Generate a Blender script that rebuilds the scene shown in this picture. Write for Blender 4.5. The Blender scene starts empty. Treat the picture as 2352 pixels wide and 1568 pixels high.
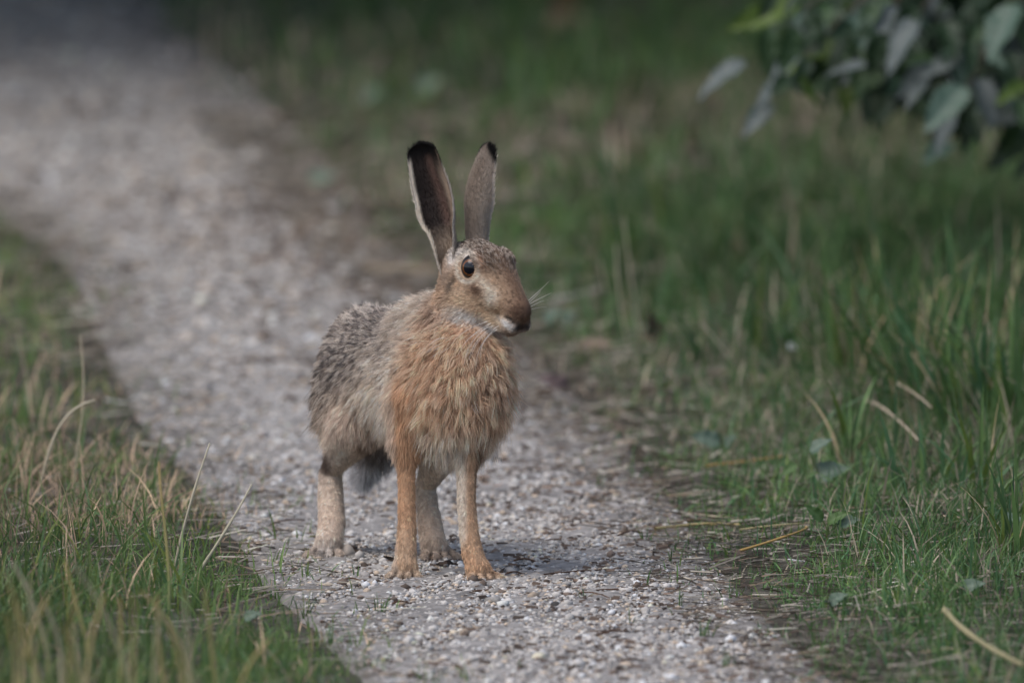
import bpy, bmesh, math, random
import numpy as np
from mathutils import Vector, Matrix, kdtree
RNG = np.random.default_rng(7)
random.seed(7)
sc = bpy.context.scene
col = sc.collection

# ------------------------------------------------------------------ camera
CAM_D, CAM_H, PITCH = 16.6, 1.6, math.radians(4.513)
PXW, LENS = 2352.0, 482.7                     # measuring frame 2352 x 1568
FPX = LENS / 36.0 * PXW
cam = bpy.data.cameras.new('camera'); camo = bpy.data.objects.new('camera', cam); col.objects.link(camo)
cam.sensor_width = 36.0; cam.lens = LENS; cam.clip_start = 0.5; cam.clip_end = 1500
camo.location = (0, -CAM_D, CAM_H); camo.rotation_euler = (math.pi/2 - PITCH, 0, 0)
cam.dof.use_dof = True; cam.dof.focus_distance = 16.62; cam.dof.aperture_fstop = 6.0
cam.dof.aperture_blades = 0
sc.camera = camo

# ------------------------------------------------------------------ light
SUN_EL, SUN_AZ = math.radians(58), math.radians(-120)      # light comes from the left, a little from the camera's side
w = bpy.data.worlds.new('World'); sc.world = w; w.use_nodes = True
wn = w.node_tree.nodes; wl = w.node_tree.links
bgn = wn['Background']; sky = wn.new('ShaderNodeTexSky'); sky.sky_type = 'NISHITA'; sky.sun_disc = False
sky.sun_elevation = SUN_EL; sky.sun_rotation = SUN_AZ; sky.air_density = 1.0; sky.dust_density = 3.0; sky.ozone_density = 1.0
wl.new(sky.outputs[0], bgn.inputs[0]); bgn.inputs[1].default_value = 0.12
sd = bpy.data.lights.new('sun', 'SUN'); so = bpy.data.objects.new('sun', sd); col.objects.link(so)
sd.energy = 1.15; sd.angle = math.radians(45); sd.color = (1.0, 0.98, 0.96)
sdir = Vector((math.sin(SUN_AZ)*math.cos(SUN_EL), math.cos(SUN_AZ)*math.cos(SUN_EL), math.sin(SUN_EL)))
so.rotation_euler = sdir.to_track_quat('Z', 'Y').to_euler(); so.location = (-3, -3, 8)
sc.view_settings.view_transform = 'Standard'; sc.view_settings.look = 'None'
sc.view_settings.exposure = 0.60; sc.view_settings.gamma = 1.0; sc.view_settings.use_curve_mapping = False
sc.render.engine = 'CYCLES'
sc.cycles.use_denoising = True
sc.cycles.max_bounces = 6; sc.cycles.diffuse_bounces = 3; sc.cycles.transparent_max_bounces = 8
sc.cycles_curves.shape = 'RIBBONS'
sc.render.hair_type = 'STRAND'

# ------------------------------------------------------------------ helpers
def unit(v):
    v = np.asarray(v, float); return v / np.maximum(np.linalg.norm(v, axis=-1, keepdims=True), 1e-9)
C0 = np.array([0, -CAM_D, CAM_H]); FW = np.array([0, math.cos(PITCH), -math.sin(PITCH)]); UP = np.array([0, math.sin(PITCH), math.cos(PITCH)])
def ray(px, py): return FW*FPX + np.array([1., 0, 0])*(px - 1176) - UP*(py - 784)
def A(px, py, Y):                             # the point of the place at depth Y that measures (px, py) in the photograph
    d = ray(px, py); return C0 + d*((Y + CAM_D)/d[1])
def flat(px, py):
    d = ray(px, py); return C0 + d*(-CAM_H/d[2])
def project(P):
    q = np.asarray(P) - C0; z = q @ FW
    return 1176 + q[..., 0]/z*FPX, 784 - (q @ UP)/z*FPX
_el = np.array([flat(*p) for p in [(935,1640),(880,1568),(760,1450),(640,1330),(480,1110),(340,950),(265,800),(190,620),(70,520),(-40,470),(-330,330),(-700,150),(-1000,0),(-1250,-120)]])
_er = np.array([flat(*p) for p in [(1980,1640),(1880,1568),(1740,1440),(1640,1330),(1530,1180),(1400,1010),(1230,850),(1020,690),(850,540),(760,400),(620,260),(430,90),(340,0),(180,-120)]])
def xL(y): return np.interp(y, _el[:, 1], _el[:, 0])
def xR(y): return np.interp(y, _er[:, 1], _er[:, 0])
def sstep(a, b, x):
    t = np.clip((np.asarray(x, float) - a)/(b - a), 0, 1); return t*t*(3 - 2*t)
_ph = RNG.uniform(0, 6.28, (24, 2)); _kk = RNG.normal(0, 1, (24, 2))
def vnoise(x, y, f=1.0, s=0):                 # smooth pseudo noise about -1..1
    r = 0
    for i in range(s, s + 6):
        r = r + np.sin((x*_kk[i, 0] + y*_kk[i, 1])*f*2.2 + _ph[i, 0])
    return r/3.2
def gz(x, y):
    dr = x - xR(y); dl = xL(y) - x
    h = 0.05*np.clip(dr - 0.08, 0, 1.6) + 0.03*np.clip(dl - 0.08, 0, 1.5)
    e = np.minimum(sstep(0.0, 0.12, dr) + sstep(0.0, 0.12, dl), 1)
    return h + e*(0.012 + 0.010*vnoise(x, y, 5)) + (1 - e)*0.002*vnoise(x, y, 6, 6)
def G(px, py):
    d = ray(px, py); t = -CAM_H/d[2]
    for _ in range(6):
        p = C0 + d*t; t = (float(gz(p[0], p[1])) - CAM_H)/d[2]
    return C0 + d*t

def tag(o, label=None, cat=None, group=None, kind=None):
    if label: o['label'] = label
    if cat: o['category'] = cat
    if group: o['group'] = group
    if kind: o['kind'] = kind
    return o
def link(name, data, parent=None):
    o = bpy.data.objects.new(name, data); col.objects.link(o)
    if parent is not None: o.parent = parent
    return o
def empty(name, loc=(0, 0, 0)):
    o = bpy.data.objects.new(name, None); col.objects.link(o); o.location = loc; o.empty_display_size = 0.02; return o
def child(name, data, parent):                # mesh built in world coordinates, parented to an Empty standing at parent.location
    o = link(name, data, parent); o.matrix_parent_inverse = Matrix.Translation(-Vector(parent.location)); return o
def npmesh(name, V, F, mats, colors=None, smooth=True, midx=None):
    me = bpy.data.meshes.new(name); V = np.asarray(V, np.float32); F = np.asarray(F, np.int32)
    n = F.shape[1]
    me.vertices.add(len(V)); me.vertices.foreach_set('co', V.ravel())
    me.loops.add(F.size); me.loops.foreach_set('vertex_index', F.ravel())
    me.polygons.add(len(F)); me.polygons.foreach_set('loop_start', np.arange(0, F.size, n, dtype=np.int32))
    try: me.polygons.foreach_set('loop_total', np.full(len(F), n, np.int32))
    except Exception: pass
    if smooth: me.polygons.foreach_set('use_smooth', np.ones(len(F), bool))
    if midx is not None: me.polygons.foreach_set('material_index', np.asarray(midx, np.int32))
    if colors is not None:
        a = me.attributes.new('tint', 'FLOAT_COLOR', 'POINT')
        a.data.foreach_set('color', np.concatenate([colors, np.ones((len(V), 1))], 1).astype(np.float32).ravel())
    me.update(calc_edges=True)
    for m in (mats if isinstance(mats, (list, tuple)) else [mats]): me.materials.append(m)
    return me

# ------------------------------------------------------------------ materials
def newmat(name):
    m = bpy.data.materials.new(name); m.use_nodes = True
    return m, m.node_tree.nodes, m.node_tree.links, m.node_tree.nodes['Principled BSDF']
def mat_tint(name, rough=0.7, spec=0.3, transl=0.0, noise=0.0, nscale=200, bump=0.0, coat=0.0):
    m, n, l, b = newmat(name)
    at = n.new('ShaderNodeAttribute'); at.attribute_name = 'tint'; csock = at.outputs['Color']
    if noise:
        tc = n.new('ShaderNodeTexCoord'); nz = n.new('ShaderNodeTexNoise'); nz.inputs['Scale'].default_value = nscale; nz.inputs['Detail'].default_value = 4
        l.new(tc.outputs['Object'], nz.inputs['Vector'])
        mr = n.new('ShaderNodeMapRange'); mr.inputs['To Min'].default_value = 1 - noise; mr.inputs['To Max'].default_value = 1 + noise
        l.new(nz.outputs['Fac'], mr.inputs['Value'])
        mx = n.new('ShaderNodeMix'); mx.data_type = 'RGBA'; mx.blend_type = 'MULTIPLY'; mx.inputs['Factor'].default_value = 1
        l.new(csock, mx.inputs['A']); l.new(mr.outputs[0], mx.inputs['B']); csock = mx.outputs['Result']
        if bump:
            bp = n.new('ShaderNodeBump'); bp.inputs['Strength'].default_value = bump; bp.inputs['Distance'].default_value = 0.001
            l.new(nz.outputs['Fac'], bp.inputs['Height']); l.new(bp.outputs[0], b.inputs['Normal'])
    l.new(csock, b.inputs['Base Color']); b.inputs['Roughness'].default_value = rough; b.inputs['Specular IOR Level'].default_value = spec
    if transl:
        tr = n.new('ShaderNodeBsdfTranslucent'); l.new(csock, tr.inputs['Color'])
        ms = n.new('ShaderNodeMixShader'); ms.inputs[0].default_value = transl
        l.new(b.outputs[0], ms.inputs[1]); l.new(tr.outputs[0], ms.inputs[2]); l.new(ms.outputs[0], n['Material Output'].inputs['Surface'])
    return m
def mat_plain(name, c, rough=0.6, spec=0.4, noise=0.25, nscale=120, bump=0.3, coat=0.0):
    m, n, l, b = newmat(name)
    tc = n.new('ShaderNodeTexCoord'); nz = n.new('ShaderNodeTexNoise'); nz.inputs['Scale'].default_value = nscale; nz.inputs['Detail'].default_value = 5
    l.new(tc.outputs['Object'], nz.inputs['Vector'])
    cr = n.new('ShaderNodeValToRGB'); cr.color_ramp.elements[0].position = 0.3; cr.color_ramp.elements[1].position = 0.7
    cr.color_ramp.elements[0].color = (*[v*(1 - noise) for v in c], 1); cr.color_ramp.elements[1].color = (*[min(1, v*(1 + noise)) for v in c], 1)
    l.new(nz.outputs['Fac'], cr.inputs['Fac']); l.new(cr.outputs[0], b.inputs['Base Color'])
    if bump:
        bp = n.new('ShaderNodeBump'); bp.inputs['Strength'].default_value = bump; bp.inputs['Distance'].default_value = 0.001
        l.new(nz.outputs['Fac'], bp.inputs['Height']); l.new(bp.outputs[0], b.inputs['Normal'])
    b.inputs['Roughness'].default_value = rough; b.inputs['Specular IOR Level'].default_value = spec; b.inputs['Coat Weight'].default_value = coat
    b.inputs['Coat Roughness'].default_value = 0.03
    return m
def mat_ground(name, cols, scales, attr=None, soil=(0.055, 0.043, 0.033)):
    m, n, l, b = newmat(name)
    tc = n.new('ShaderNodeTexCoord')
    def noi(s, d=6, r=0.6):
        z = n.new('ShaderNodeTexNoise'); z.inputs['Scale'].default_value = s; z.inputs['Detail'].default_value = d; z.inputs['Roughness'].default_value = r
        l.new(tc.outputs['Object'], z.inputs['Vector']); return z
    n1, n2, n3 = noi(scales[0]), noi(scales[1]), noi(scales[2], 3)
    cr = n.new('ShaderNodeValToRGB'); e = cr.color_ramp.elements
    e[0].position = 0.34; e[0].color = (*cols[0], 1); e[1].position = 0.66; e[1].color = (*cols[2], 1)
    x = e.new(0.5); x.color = (*cols[1], 1)
    l.new(n1.outputs['Fac'], cr.inputs['Fac'])
    mr = n.new('ShaderNodeMapRange'); mr.inputs['From Min'].default_value = 0.3; mr.inputs['From Max'].default_value = 0.7
    mr.inputs['To Min'].default_value = 0.55; mr.inputs['To Max'].default_value = 1.3; l.new(n2.outputs['Fac'], mr.inputs['Value'])
    mx = n.new('ShaderNodeMix'); mx.data_type = 'RGBA'; mx.blend_type = 'MULTIPLY'; mx.inputs['Factor'].default_value = 1
    l.new(cr.outputs[0], mx.inputs['A']); l.new(mr.outputs[0], mx.inputs['B']); cs = mx.outputs['Result']
    if attr:
        at = n.new('ShaderNodeAttribute'); at.attribute_name = attr
        ad = n.new('ShaderNodeMath'); ad.operation = 'ADD'; l.new(at.outputs['Fac'], ad.inputs[0])
        n4 = noi(9, 5); sb = n.new('ShaderNodeMath'); sb.operation = 'SUBTRACT'; l.new(n4.outputs['Fac'], sb.inputs[0]); sb.inputs[1].default_value = 0.5
        ml = n.new('ShaderNodeMath'); ml.operation = 'MULTIPLY'; l.new(sb.outputs[0], ml.inputs[0]); ml.inputs[1].default_value = 1.8
        l.new(ml.outputs[0], ad.inputs[1]); ad.use_clamp = True
        m2 = n.new('ShaderNodeMix'); m2.data_type = 'RGBA'; l.new(ad.outputs[0], m2.inputs['Factor'])
        l.new(cs, m2.inputs['A']); m2.inputs['B'].default_value = (*soil, 1); cs = m2.outputs['Result']
    l.new(cs, b.inputs['Base Color'])
    bp = n.new('ShaderNodeBump'); bp.inputs['Strength'].default_value = 0.8; bp.inputs['Distance'].default_value = 0.006
    l.new(n2.outputs['Fac'], bp.inputs['Height'])
    b2 = n.new('ShaderNodeBump'); b2.inputs['Strength'].default_value = 0.6; b2.inputs['Distance'].default_value = 0.003
    l.new(n3.outputs['Fac'], b2.inputs['Height']); l.new(bp.outputs[0], b2.inputs['Normal']); l.new(b2.outputs[0], b.inputs['Normal'])
    b.inputs['Roughness'].default_value = 0.95; b.inputs['Specular IOR Level'].default_value = 0.15
    return m
M_GROUND = mat_ground('soil_and_litter', [(0.036, 0.033, 0.025), (0.066, 0.060, 0.047), (0.115, 0.105, 0.085)], [9, 60, 260])
M_PATH = mat_ground('gravel_bed', [(0.19, 0.178, 0.167), (0.29, 0.273, 0.256), (0.39, 0.368, 0.345)], [5, 55, 320], attr='edge', soil=(0.125, 0.112, 0.100))
M_STONE = mat_tint('limestone', 0.85, 0.25, noise=0.25, nscale=300, bump=0.4)
M_GRASS = mat_tint('grass_blade', 0.5, 0.35, transl=0.3, noise=0.15, nscale=60)
M_STRAW = mat_tint('dry_straw', 0.65, 0.3, transl=0.1, noise=0.2, nscale=150)
M_LEAF = mat_tint('green_leaf', 0.50, 0.38, transl=0.22, noise=0.18, nscale=70, bump=0.35)
M_DEAD = mat_tint('dead_leaf', 0.7, 0.3, transl=0.1, noise=0.3, nscale=90, bump=0.6)
M_BARK = mat_plain('bark', (0.07, 0.055, 0.042), 0.85, 0.2, 0.45, 60, 0.9)
M_SKIN = mat_tint('hare_skin', 0.8, 0.1)

# ------------------------------------------------------------------ ground and path
def spread(lo, hi, step, far):
    c = list(np.arange(lo, hi + step*0.5, step)); s = step; a, b2 = [], []
    x = lo
    while x > -far: s *= 1.5; x -= s; a.append(x)
    s = step; x = hi
    while x < far: s *= 1.5; x += s; b2.append(x)
    return np.array(a[::-1] + c + b2)
gx = spread(-2.6, 2.4, 0.04, 600); gy = spread(-2.4, 14.5, 0.05, 900)
X, Y = np.meshgrid(gx, gy); Z = gz(X, Y)
inp = (X > xL(Y) + 0.03) & (X < xR(Y) - 0.03)
Z = Z - 0.004 - 0.010*inp
nx, ny = len(gx), len(gy)
idx = np.arange(nx*ny).reshape(ny, nx)
F = np.stack([idx[:-1, :-1], idx[:-1, 1:], idx[1:, 1:], idx[1:, :-1]], -1).reshape(-1, 4)
tag(link('ground', npmesh('ground', np.stack([X, Y, Z], -1).reshape(-1, 3), F, M_GROUND)), 'dark brown soil under the grass verges', 'ground', kind='structure')
py_ = np.concatenate([np.arange(-2.3, 4, 0.02), np.arange(4, 14.4, 0.06)]); ts = np.linspace(0, 1, 60)
XL, XR = xL(py_)[:, None] - 0.03, xR(py_)[:, None] + 0.03
PX = XL + (XR - XL)*ts; PY = np.repeat(py_[:, None], 60, 1)
edge = np.abs(ts*2 - 1)[None]*np.ones_like(PX)
PZ = gz(PX, PY)*np.where(edge > 0.95, 0, 1) + 0.004 + 0.0022*vnoise(PX, PY, 45, 3) + 0.0018*vnoise(PX, PY, 100, 9) - 0.016*sstep(0.93, 1.0, edge)
idx = np.arange(PX.size).reshape(PX.shape)
F = np.stack([idx[:-1, :-1], idx[:-1, 1:], idx[1:, 1:], idx[1:, :-1]], -1).reshape(-1, 4)
pm = npmesh('path', np.stack([PX, PY, PZ], -1).reshape(-1, 3), F, M_PATH)
ea = pm.attributes.new('edge', 'FLOAT', 'POINT')
wside = np.where(ts[None] > 0.5, 1.0 + 0.25*sstep(2.0, 5.0, PY)*sstep(11, 8, PY), 0.85)
ea.data.foreach_set('value', (sstep(0.62, 1.0, edge*wside)*0.8 + 0.0*edge).astype(np.float32).ravel())
tag(link('path', pm), 'pale grey gravel footpath winding between grass verges', 'path', kind='structure')

# stones: one icosahedron, scattered with numpy
def ico(sub):
    bm = bmesh.new(); bmesh.ops.create_icosphere(bm, subdivisions=sub, radius=1.0)
    V = np.array([v.co[:] for v in bm.verts]); F = np.array([[v.index for v in f.verts] for f in bm.faces]); bm.free(); return V, F
IV, IF = ico(1)
def rotz(a):
    c, s = np.cos(a), np.sin(a); R = np.zeros((len(a), 3, 3)); R[:, 0, 0] = c; R[:, 0, 1] = -s; R[:, 1, 0] = s; R[:, 1, 1] = c; R[:, 2, 2] = 1; return R
def stones(P, r, c):
    n = len(P); k = len(IV)
    V = IV[None]*(1 + RNG.normal(0, 0.16, (n, k, 1)))*np.stack([r*RNG.uniform(0.8, 1.4, n), r*RNG.uniform(0.7, 1.2, n), r*RNG.uniform(0.5, 0.9, n)], -1)[:, None]
    V = np.einsum('nij,nkj->nki', rotz(RNG.uniform(0, 6.28, n)), V) + P[:, None]
    F = (IF[None] + (np.arange(n)*k)[:, None, None]).reshape(-1, 3)
    return V.reshape(-1, 3), F, np.repeat(c, k, 0)
def scatter_path(n, y0, y1, e0=-0.02, e1=1.02):
    y = RNG.uniform(y0, y1, n); t = RNG.uniform(e0, e1, n); return xL(y) + (xR(y) - xL(y))*t, y, t
def stone_cols(n):
    base = np.array([0.48, 0.450, 0.418])*RNG.lognormal(-0.12, 0.28, n)[:, None]
    warm = RNG.uniform(0, 1, n) < 0.18; base[warm] *= np.array([1.05, 0.9, 0.74])
    dark = RNG.uniform(0, 1, n) < 0.14; base[dark] = np.array([0.10, 0.075, 0.06])*RNG.lognormal(0, 0.35, dark.sum())[:, None]
    return np.clip(base, 0.02, 0.60)
allV, allF, allC, off = [], [], [], 0
for n, y0, y1, s in [(44000, -1.7, 0.9, 0.0018), (2600, -1.7, 0.9, 0.0036), (16000, 0.9, 3.5, 0.0026), (7000, 3.5, 8, 0.0042), (3000, 8, 14, 0.006)]:
    x, y, t = scatter_path(n, y0, y1); keep = RNG.uniform(0, 1, n) < 1 - 0.65*sstep(0.75, 1.05, t) - 0.5*sstep(0.3, -0.02, t)
    x, y = x[keep], y[keep]; n = len(x)
    r = s*np.minimum(RNG.lognormal(-0.1, 0.42, n), 2.1)
    V, F, c = stones(np.stack([x, y, gz(x, y) + 0.003 + r*0.35], -1), r, stone_cols(n)); allV.append(V); allF.append(F + off); allC.append(c); off += len(V)
tag(link('gravel', npmesh('gravel', np.concatenate(allV), np.concatenate(allF), M_STONE, np.concatenate(allC), smooth=False)), 'loose pale limestone gravel covering the footpath', 'gravel', kind='stuff')

# ------------------------------------------------------------------ the hare: one implicit surface, skinned by surface nets
VOX = 0.0021
BK = unit([-0.397, 0.918, 0]); SD = np.array([-BK[1]*-1, -BK[0], 0])     # body axis backwards, body left
SD = np.array([0.918, 0.397, 0])
HF = np.array([math.sin(math.radians(38)), -math.cos(math.radians(38)), 0]); HL = np.array([-HF[1], HF[0], 0]); HU = np.array([0, 0, 1.])
EYE_R = A(1077, 615, 0.0); HE = EYE_R + HL*0.0270
def HP(u, v, w_): return HE + HF*u + HL*v + HU*w_
def hloc(P): q = np.asarray(P) - HE; return q @ HF, q @ HL, q @ HU
prims = []                                   # (kind, group, data, k)
def ell(group, c, rad, axes=None, k=0.012): prims.append(('e', group, (np.asarray(c, float), np.asarray(rad, float), np.eye(3) if axes is None else np.asarray(axes, float)), k))
def cone(group, a, b, ra, rb, k=0.010): prims.append(('c', group, (np.asarray(a, float), np.asarray(b, float), ra, rb), k))
AX = np.array([SD, BK, [0, 0, 1.]])
HAX = np.array([HF, HL, HU])
# trunk
ell('torso', A(850, 848, 0.31), (0.055, 0.073, 0.076), AX, 0.03)
ell('torso', A(905, 850, 0.21), (0.053, 0.10, 0.074), AX, 0.03)
ell('torso', A(980, 868, 0.12), (0.054, 0.085, 0.076), AX, 0.03)
ell('chest', A(1050, 885, 0.045), (0.051, 0.062, 0.074), AX, 0.03)
ell('chest', A(1080, 865, 0.022), (0.038, 0.048, 0.066), AX, 0.03)
ell('torso', A(800, 915, 0.275), (0.026, 0.060, 0.062), AX, 0.025)
ell('torso', A(935, 905, 0.325), (0.026, 0.060, 0.062), AX, 0.025)
ell('torso', A(955, 905, 0.07), (0.022, 0.045, 0.060), AX, 0.025)
# neck
cone('neck', A(1050, 815, 0.075), A(1070, 705, 0.055), 0.054, 0.033, 0.024)
cone('neck', A(985, 775, 0.13), A(1042, 730, 0.075), 0.046, 0.032, 0.024)
# head
def tilt(deg):
    a = math.radians(deg); f = HF*math.cos(a) - HU*math.sin(a); u = HF*math.sin(a) + HU*math.cos(a); return np.array([f, HL, u])
ell('head', HP(-0.014, 0, -0.001), (0.042, 0.0265, 0.0325), tilt(12), 0.014)
for s in (-1, 1):
    ell('head', HP(-0.025, s*0.0145, -0.032), (0.040, 0.0175, 0.035), tilt(14), 0.014)
    ell('head', HP(0.0105, s*0.0215, 0.0125), (0.014, 0.0075, 0.0075), tilt(30), 0.009)
    ell('head', HP(0.020, s*0.014, -0.030), (0.024, 0.0105, 0.012), tilt(40), 0.012)
ell('head', HP(-0.049, 0, -0.012), (0.022, 0.0255, 0.036), tilt(0), 0.014)
cone('head', HP(0.014, 0, -0.008), HP(0.059, 0, -0.0475), 0.0265, 0.0165, 0.014)
ell('head', HP(0.067, 0, -0.0515), (0.0115, 0.0115, 0.0105), tilt(45), 0.008)
for s in (-1, 1): ell('head', HP(0.057, s*0.0085, -0.064), (0.0155, 0.0095, 0.0115), tilt(25), 0.006)
cone('head', HP(0.0, 0, -0.050), HP(0.047, 0, -0.0735), 0.019, 0.0085, 0.010)
# fore legs
for nm, pts in (('foreleg_r', [(958, 930, .06, .036), (934, 1005, .046, .0185), (933, 1070, .036, .0104), (934, 1140, .028, .0098), (935, 1215, .014, .0108), (932, 1262, .006, .0122), (930, 1298, .0, .0130)]),
                ('foreleg_l', [(1075, 960, .03, .030), (1076, 1020, .018, .0165), (1072, 1070, .008, .0116), (1071, 1150, -.004, .0106), (1077, 1225, -.014, .0112), (1085, 1268, -.022, .0124), (1096, 1300, -.028, .0128)]),
                ('hindleg_r', [(822, 975, .235, .031), (790, 1028, .275, .0215), (766, 1068, .312, .0128), (759, 1090, .322, .0138), (759, 1140, .305, .0150), (762, 1200, .283, .0160), (756, 1242, .265, .0160)]),
                ('hindleg_l', [(1030, 985, .20, .032), (1005, 1055, .25, .0210), (982, 1105, .283, .0125), (978, 1122, .290, .0122), (981, 1160, .275, .0128), (989, 1215, .252, .0146), (996, 1248, .236, .0155)])):
    for (x0, y0, d0, r0), (x1, y1, d1, r1) in zip(pts, pts[1:]): cone(nm, A(x0, y0, d0), A(x1, y1, d1), r0, r1, 0.010 if (x0, y0) == pts[0][:2] else 0.0012)
# paws with toes; the sole sits on the gravel
CLAWS = []; TOES = []
def paw(nm, px, Yp, n, wid, fwd, toe_r, length, px_toe=0):
    c = flat(px, 1330); c = A(px, 1330, 0); c = np.array([A(px, 1300, Yp)[0], Yp, 0.0])
    f = unit(np.array([*fwd, 0.0])); s = np.array([-f[1], f[0], 0])
    ell(nm, c + [0, 0, 0.0125] - f*0.002, (length*0.55, wid*0.80, 0.0120), np.array([f, s, [0, 0, 1.]]), 0.006)
    for i in range(n):
        q = (i - (n - 1)/2)/((n - 1)/2)
        b = c + s*q*wid*0.60 + f*length*0.05 + [0, 0, toe_r*1.75]
        e = c + s*q*wid*1.05 + f*length*(0.95 - 0.25*abs(q)) + [0, 0, toe_r*0.88]; TOES.append((e*0.6 + b*0.4, toe_r, nm))
        cone(nm, b, e, toe_r*1.0, toe_r*0.92, 0.0012); CLAWS.append((e + f*toe_r*0.75 + [0, 0, -toe_r*0.15], unit(f + s*q*0.3 + [0, 0, -0.35]), toe_r))
paw('foreleg_r', 931, -0.004, 4, 0.0170, (-0.12, -1), 0.0052, 0.023)
paw('foreleg_l', 1103, -0.032, 4, 0.0180, (0.42, -1), 0.0054, 0.026)
paw('hindleg_r', 750, 0.262, 4, 0.0190, (-0.15, -1), 0.0062, 0.028)
paw('hindleg_l', 1004, 0.232, 4, 0.0195, (0.25, -1), 0.0062, 0.028)
# tail
cone('tail', A(880, 985, .375), A(862, 1030, .40), 0.016, 0.017, 0.012); cone('tail', A(862, 1030, .40), A(834, 1085, .395), 0.017, 0.010, 0.012)

def pdist(pr, P):
    if pr[0] == 'e':
        c, r, ax = pr[2]; q = (P - c) @ ax.T; k0 = np.linalg.norm(q/r, axis=-1); k1 = np.linalg.norm(q/(r*r), axis=-1)
        return k0*(k0 - 1)/np.maximum(k1, 1e-6)
    a, b, ra, rb = pr[2]; ab = b - a; t = np.clip(((P - a) @ ab)/(ab @ ab), 0, 1)
    return np.linalg.norm(P - a - t[..., None]*ab, axis=-1) - (ra + (rb - ra)*t)
def pbox(pr):
    if pr[0] == 'e':
        c, r, ax = pr[2]; e = np.sqrt(((ax*r[:, None])**2).sum(0)); return c - e, c + e
    a, b, ra, rb = pr[2]; return np.minimum(a - ra, b - rb), np.maximum(a + ra, b + rb)
bl = np.min([pbox(p)[0] for p in prims], 0) - 0.012; bh = np.max([pbox(p)[1] for p in prims], 0) + 0.012
N3 = np.ceil((bh - bl)/VOX).astype(int) + 1
D = np.full(N3, 0.06, np.float32)
for pr in prims:
    lo, hi = pbox(pr); m = pr[3] + 0.012
    i0 = np.maximum(((lo - m - bl)/VOX).astype(int), 0); i1 = np.minimum(((hi + m - bl)/VOX).astype(int) + 2, N3)
    g = np.stack(np.meshgrid(*[bl[i] + VOX*np.arange(i0[i], i1[i]) for i in range(3)], indexing='ij'), -1)
    d = pdist(pr, g); s = tuple(slice(i0[i], i1[i]) for i in range(3)); o = D[s]; k = pr[3]
    h = np.maximum(k - np.abs(o - d), 0)/k
    D[s] = np.minimum(o, d) - h*h*k*0.25
# carve the sockets of the eyes
EYES = []
for s in (-1, 1):
    EYES.append((HP(0.0, s*0.0180, 0.0), 0.0168, s))
def surface_nets(D, bl, h):
    neg = D < 0
    n = np.array(D.shape) - 1
    cnt = np.zeros(n, np.int8)
    for dx in (0, 1):
        for dy in (0, 1):
            for dz in (0, 1): cnt += neg[dx:n[0]+dx, dy:n[1]+dy, dz:n[2]+dz]
    act = (cnt > 0) & (cnt < 8); ids = np.full(n, -1, np.int64); I = np.argwhere(act); ids[act] = np.arange(len(I))
    acc = np.zeros((len(I), 3)); num = np.zeros(len(I))
    cs = np.array([[a, b, c] for a in (0, 1) for b in (0, 1) for c in (0, 1)])
    val = [D[I[:, 0]+c[0], I[:, 1]+c[1], I[:, 2]+c[2]] for c in cs]
    for i in range(8):
        for j in range(i + 1, 8):
            if np.abs(cs[i] - cs[j]).sum() != 1: continue
            a, b = val[i], val[j]; x = (a < 0) != (b < 0); t = np.where(x, a/np.where(x, a - b, 1), 0)
            acc += np.where(x[:, None], cs[i] + t[:, None]*(cs[j] - cs[i]), 0); num += x
    V = bl + (I + acc/num[:, None])*h
    Fs = []
    for ax in range(3):
        o = [i for i in range(3) if i != ax]
        a = neg; sl0 = [slice(None)]*3; sl1 = [slice(None)]*3; sl0[ax] = slice(0, -1); sl1[ax] = slice(1, None)
        x = a[tuple(sl0)] != a[tuple(sl1)]; E = np.argwhere(x)
        ok = (E[:, o[0]] > 0) & (E[:, o[1]] > 0) & (E[:, o[0]] < n[o[0]]) & (E[:, o[1]] < n[o[1]]); E = E[ok]
        q = []
        for d0, d1 in ((-1, -1), (0, -1), (0, 0), (-1, 0)):
            c = E.copy(); c[:, o[0]] += d0; c[:, o[1]] += d1; q.append(ids[c[:, 0], c[:, 1], c[:, 2]])
        q = np.stack(q, -1); inside = neg[E[:, 0], E[:, 1], E[:, 2]]
        flip = inside if ax != 1 else ~inside
        q[~flip] = q[~flip][:, ::-1]; Fs.append(q)
    return V, np.concatenate(Fs)
HV, HFc = surface_nets(D, bl, VOX)
def smooth_mesh(V, F, it):
    e = np.concatenate([F[:, [0, 1]], F[:, [1, 2]], F[:, [2, 3]], F[:, [3, 0]]]); e = np.concatenate([e, e[:, ::-1]])
    deg = np.bincount(e[:, 0], minlength=len(V))[:, None]
    for i in range(it):
        s = np.stack([np.bincount(e[:, 0], V[e[:, 1], c], len(V)) for c in range(3)], -1)/deg
        V = V + (0.55 if i % 2 == 0 else -0.45)*(s - V)
    return V
HV = smooth_mesh(HV, HFc, 6)
def vnormals(V, F):
    fn = np.cross(V[F[:, 2]] - V[F[:, 0]], V[F[:, 3]] - V[F[:, 1]]); n = np.zeros_like(V)
    for i in range(4):
        for c in range(3): n[:, c] += np.bincount(F[:, i], fn[:, c], len(V))
    return unit(n)
HN = vnormals(HV, HFc)
GROUPS = ['torso', 'chest', 'neck', 'head', 'foreleg_r', 'foreleg_l', 'hindleg_r', 'hindleg_l', 'tail']
def group_dist(P):
    d = np.full((len(P), len(GROUPS)), 9.0)
    for pr in prims:
        i = GROUPS.index(pr[1]); d[:, i] = np.minimum(d[:, i], pdist(pr, P))
    return d
def soft_groups(P):
    d = group_dist(P); wgt = np.exp(-np.clip(d - d.min(1, keepdims=True), 0, 1)/0.0045); return wgt/wgt.sum(1, keepdims=True)

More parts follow.
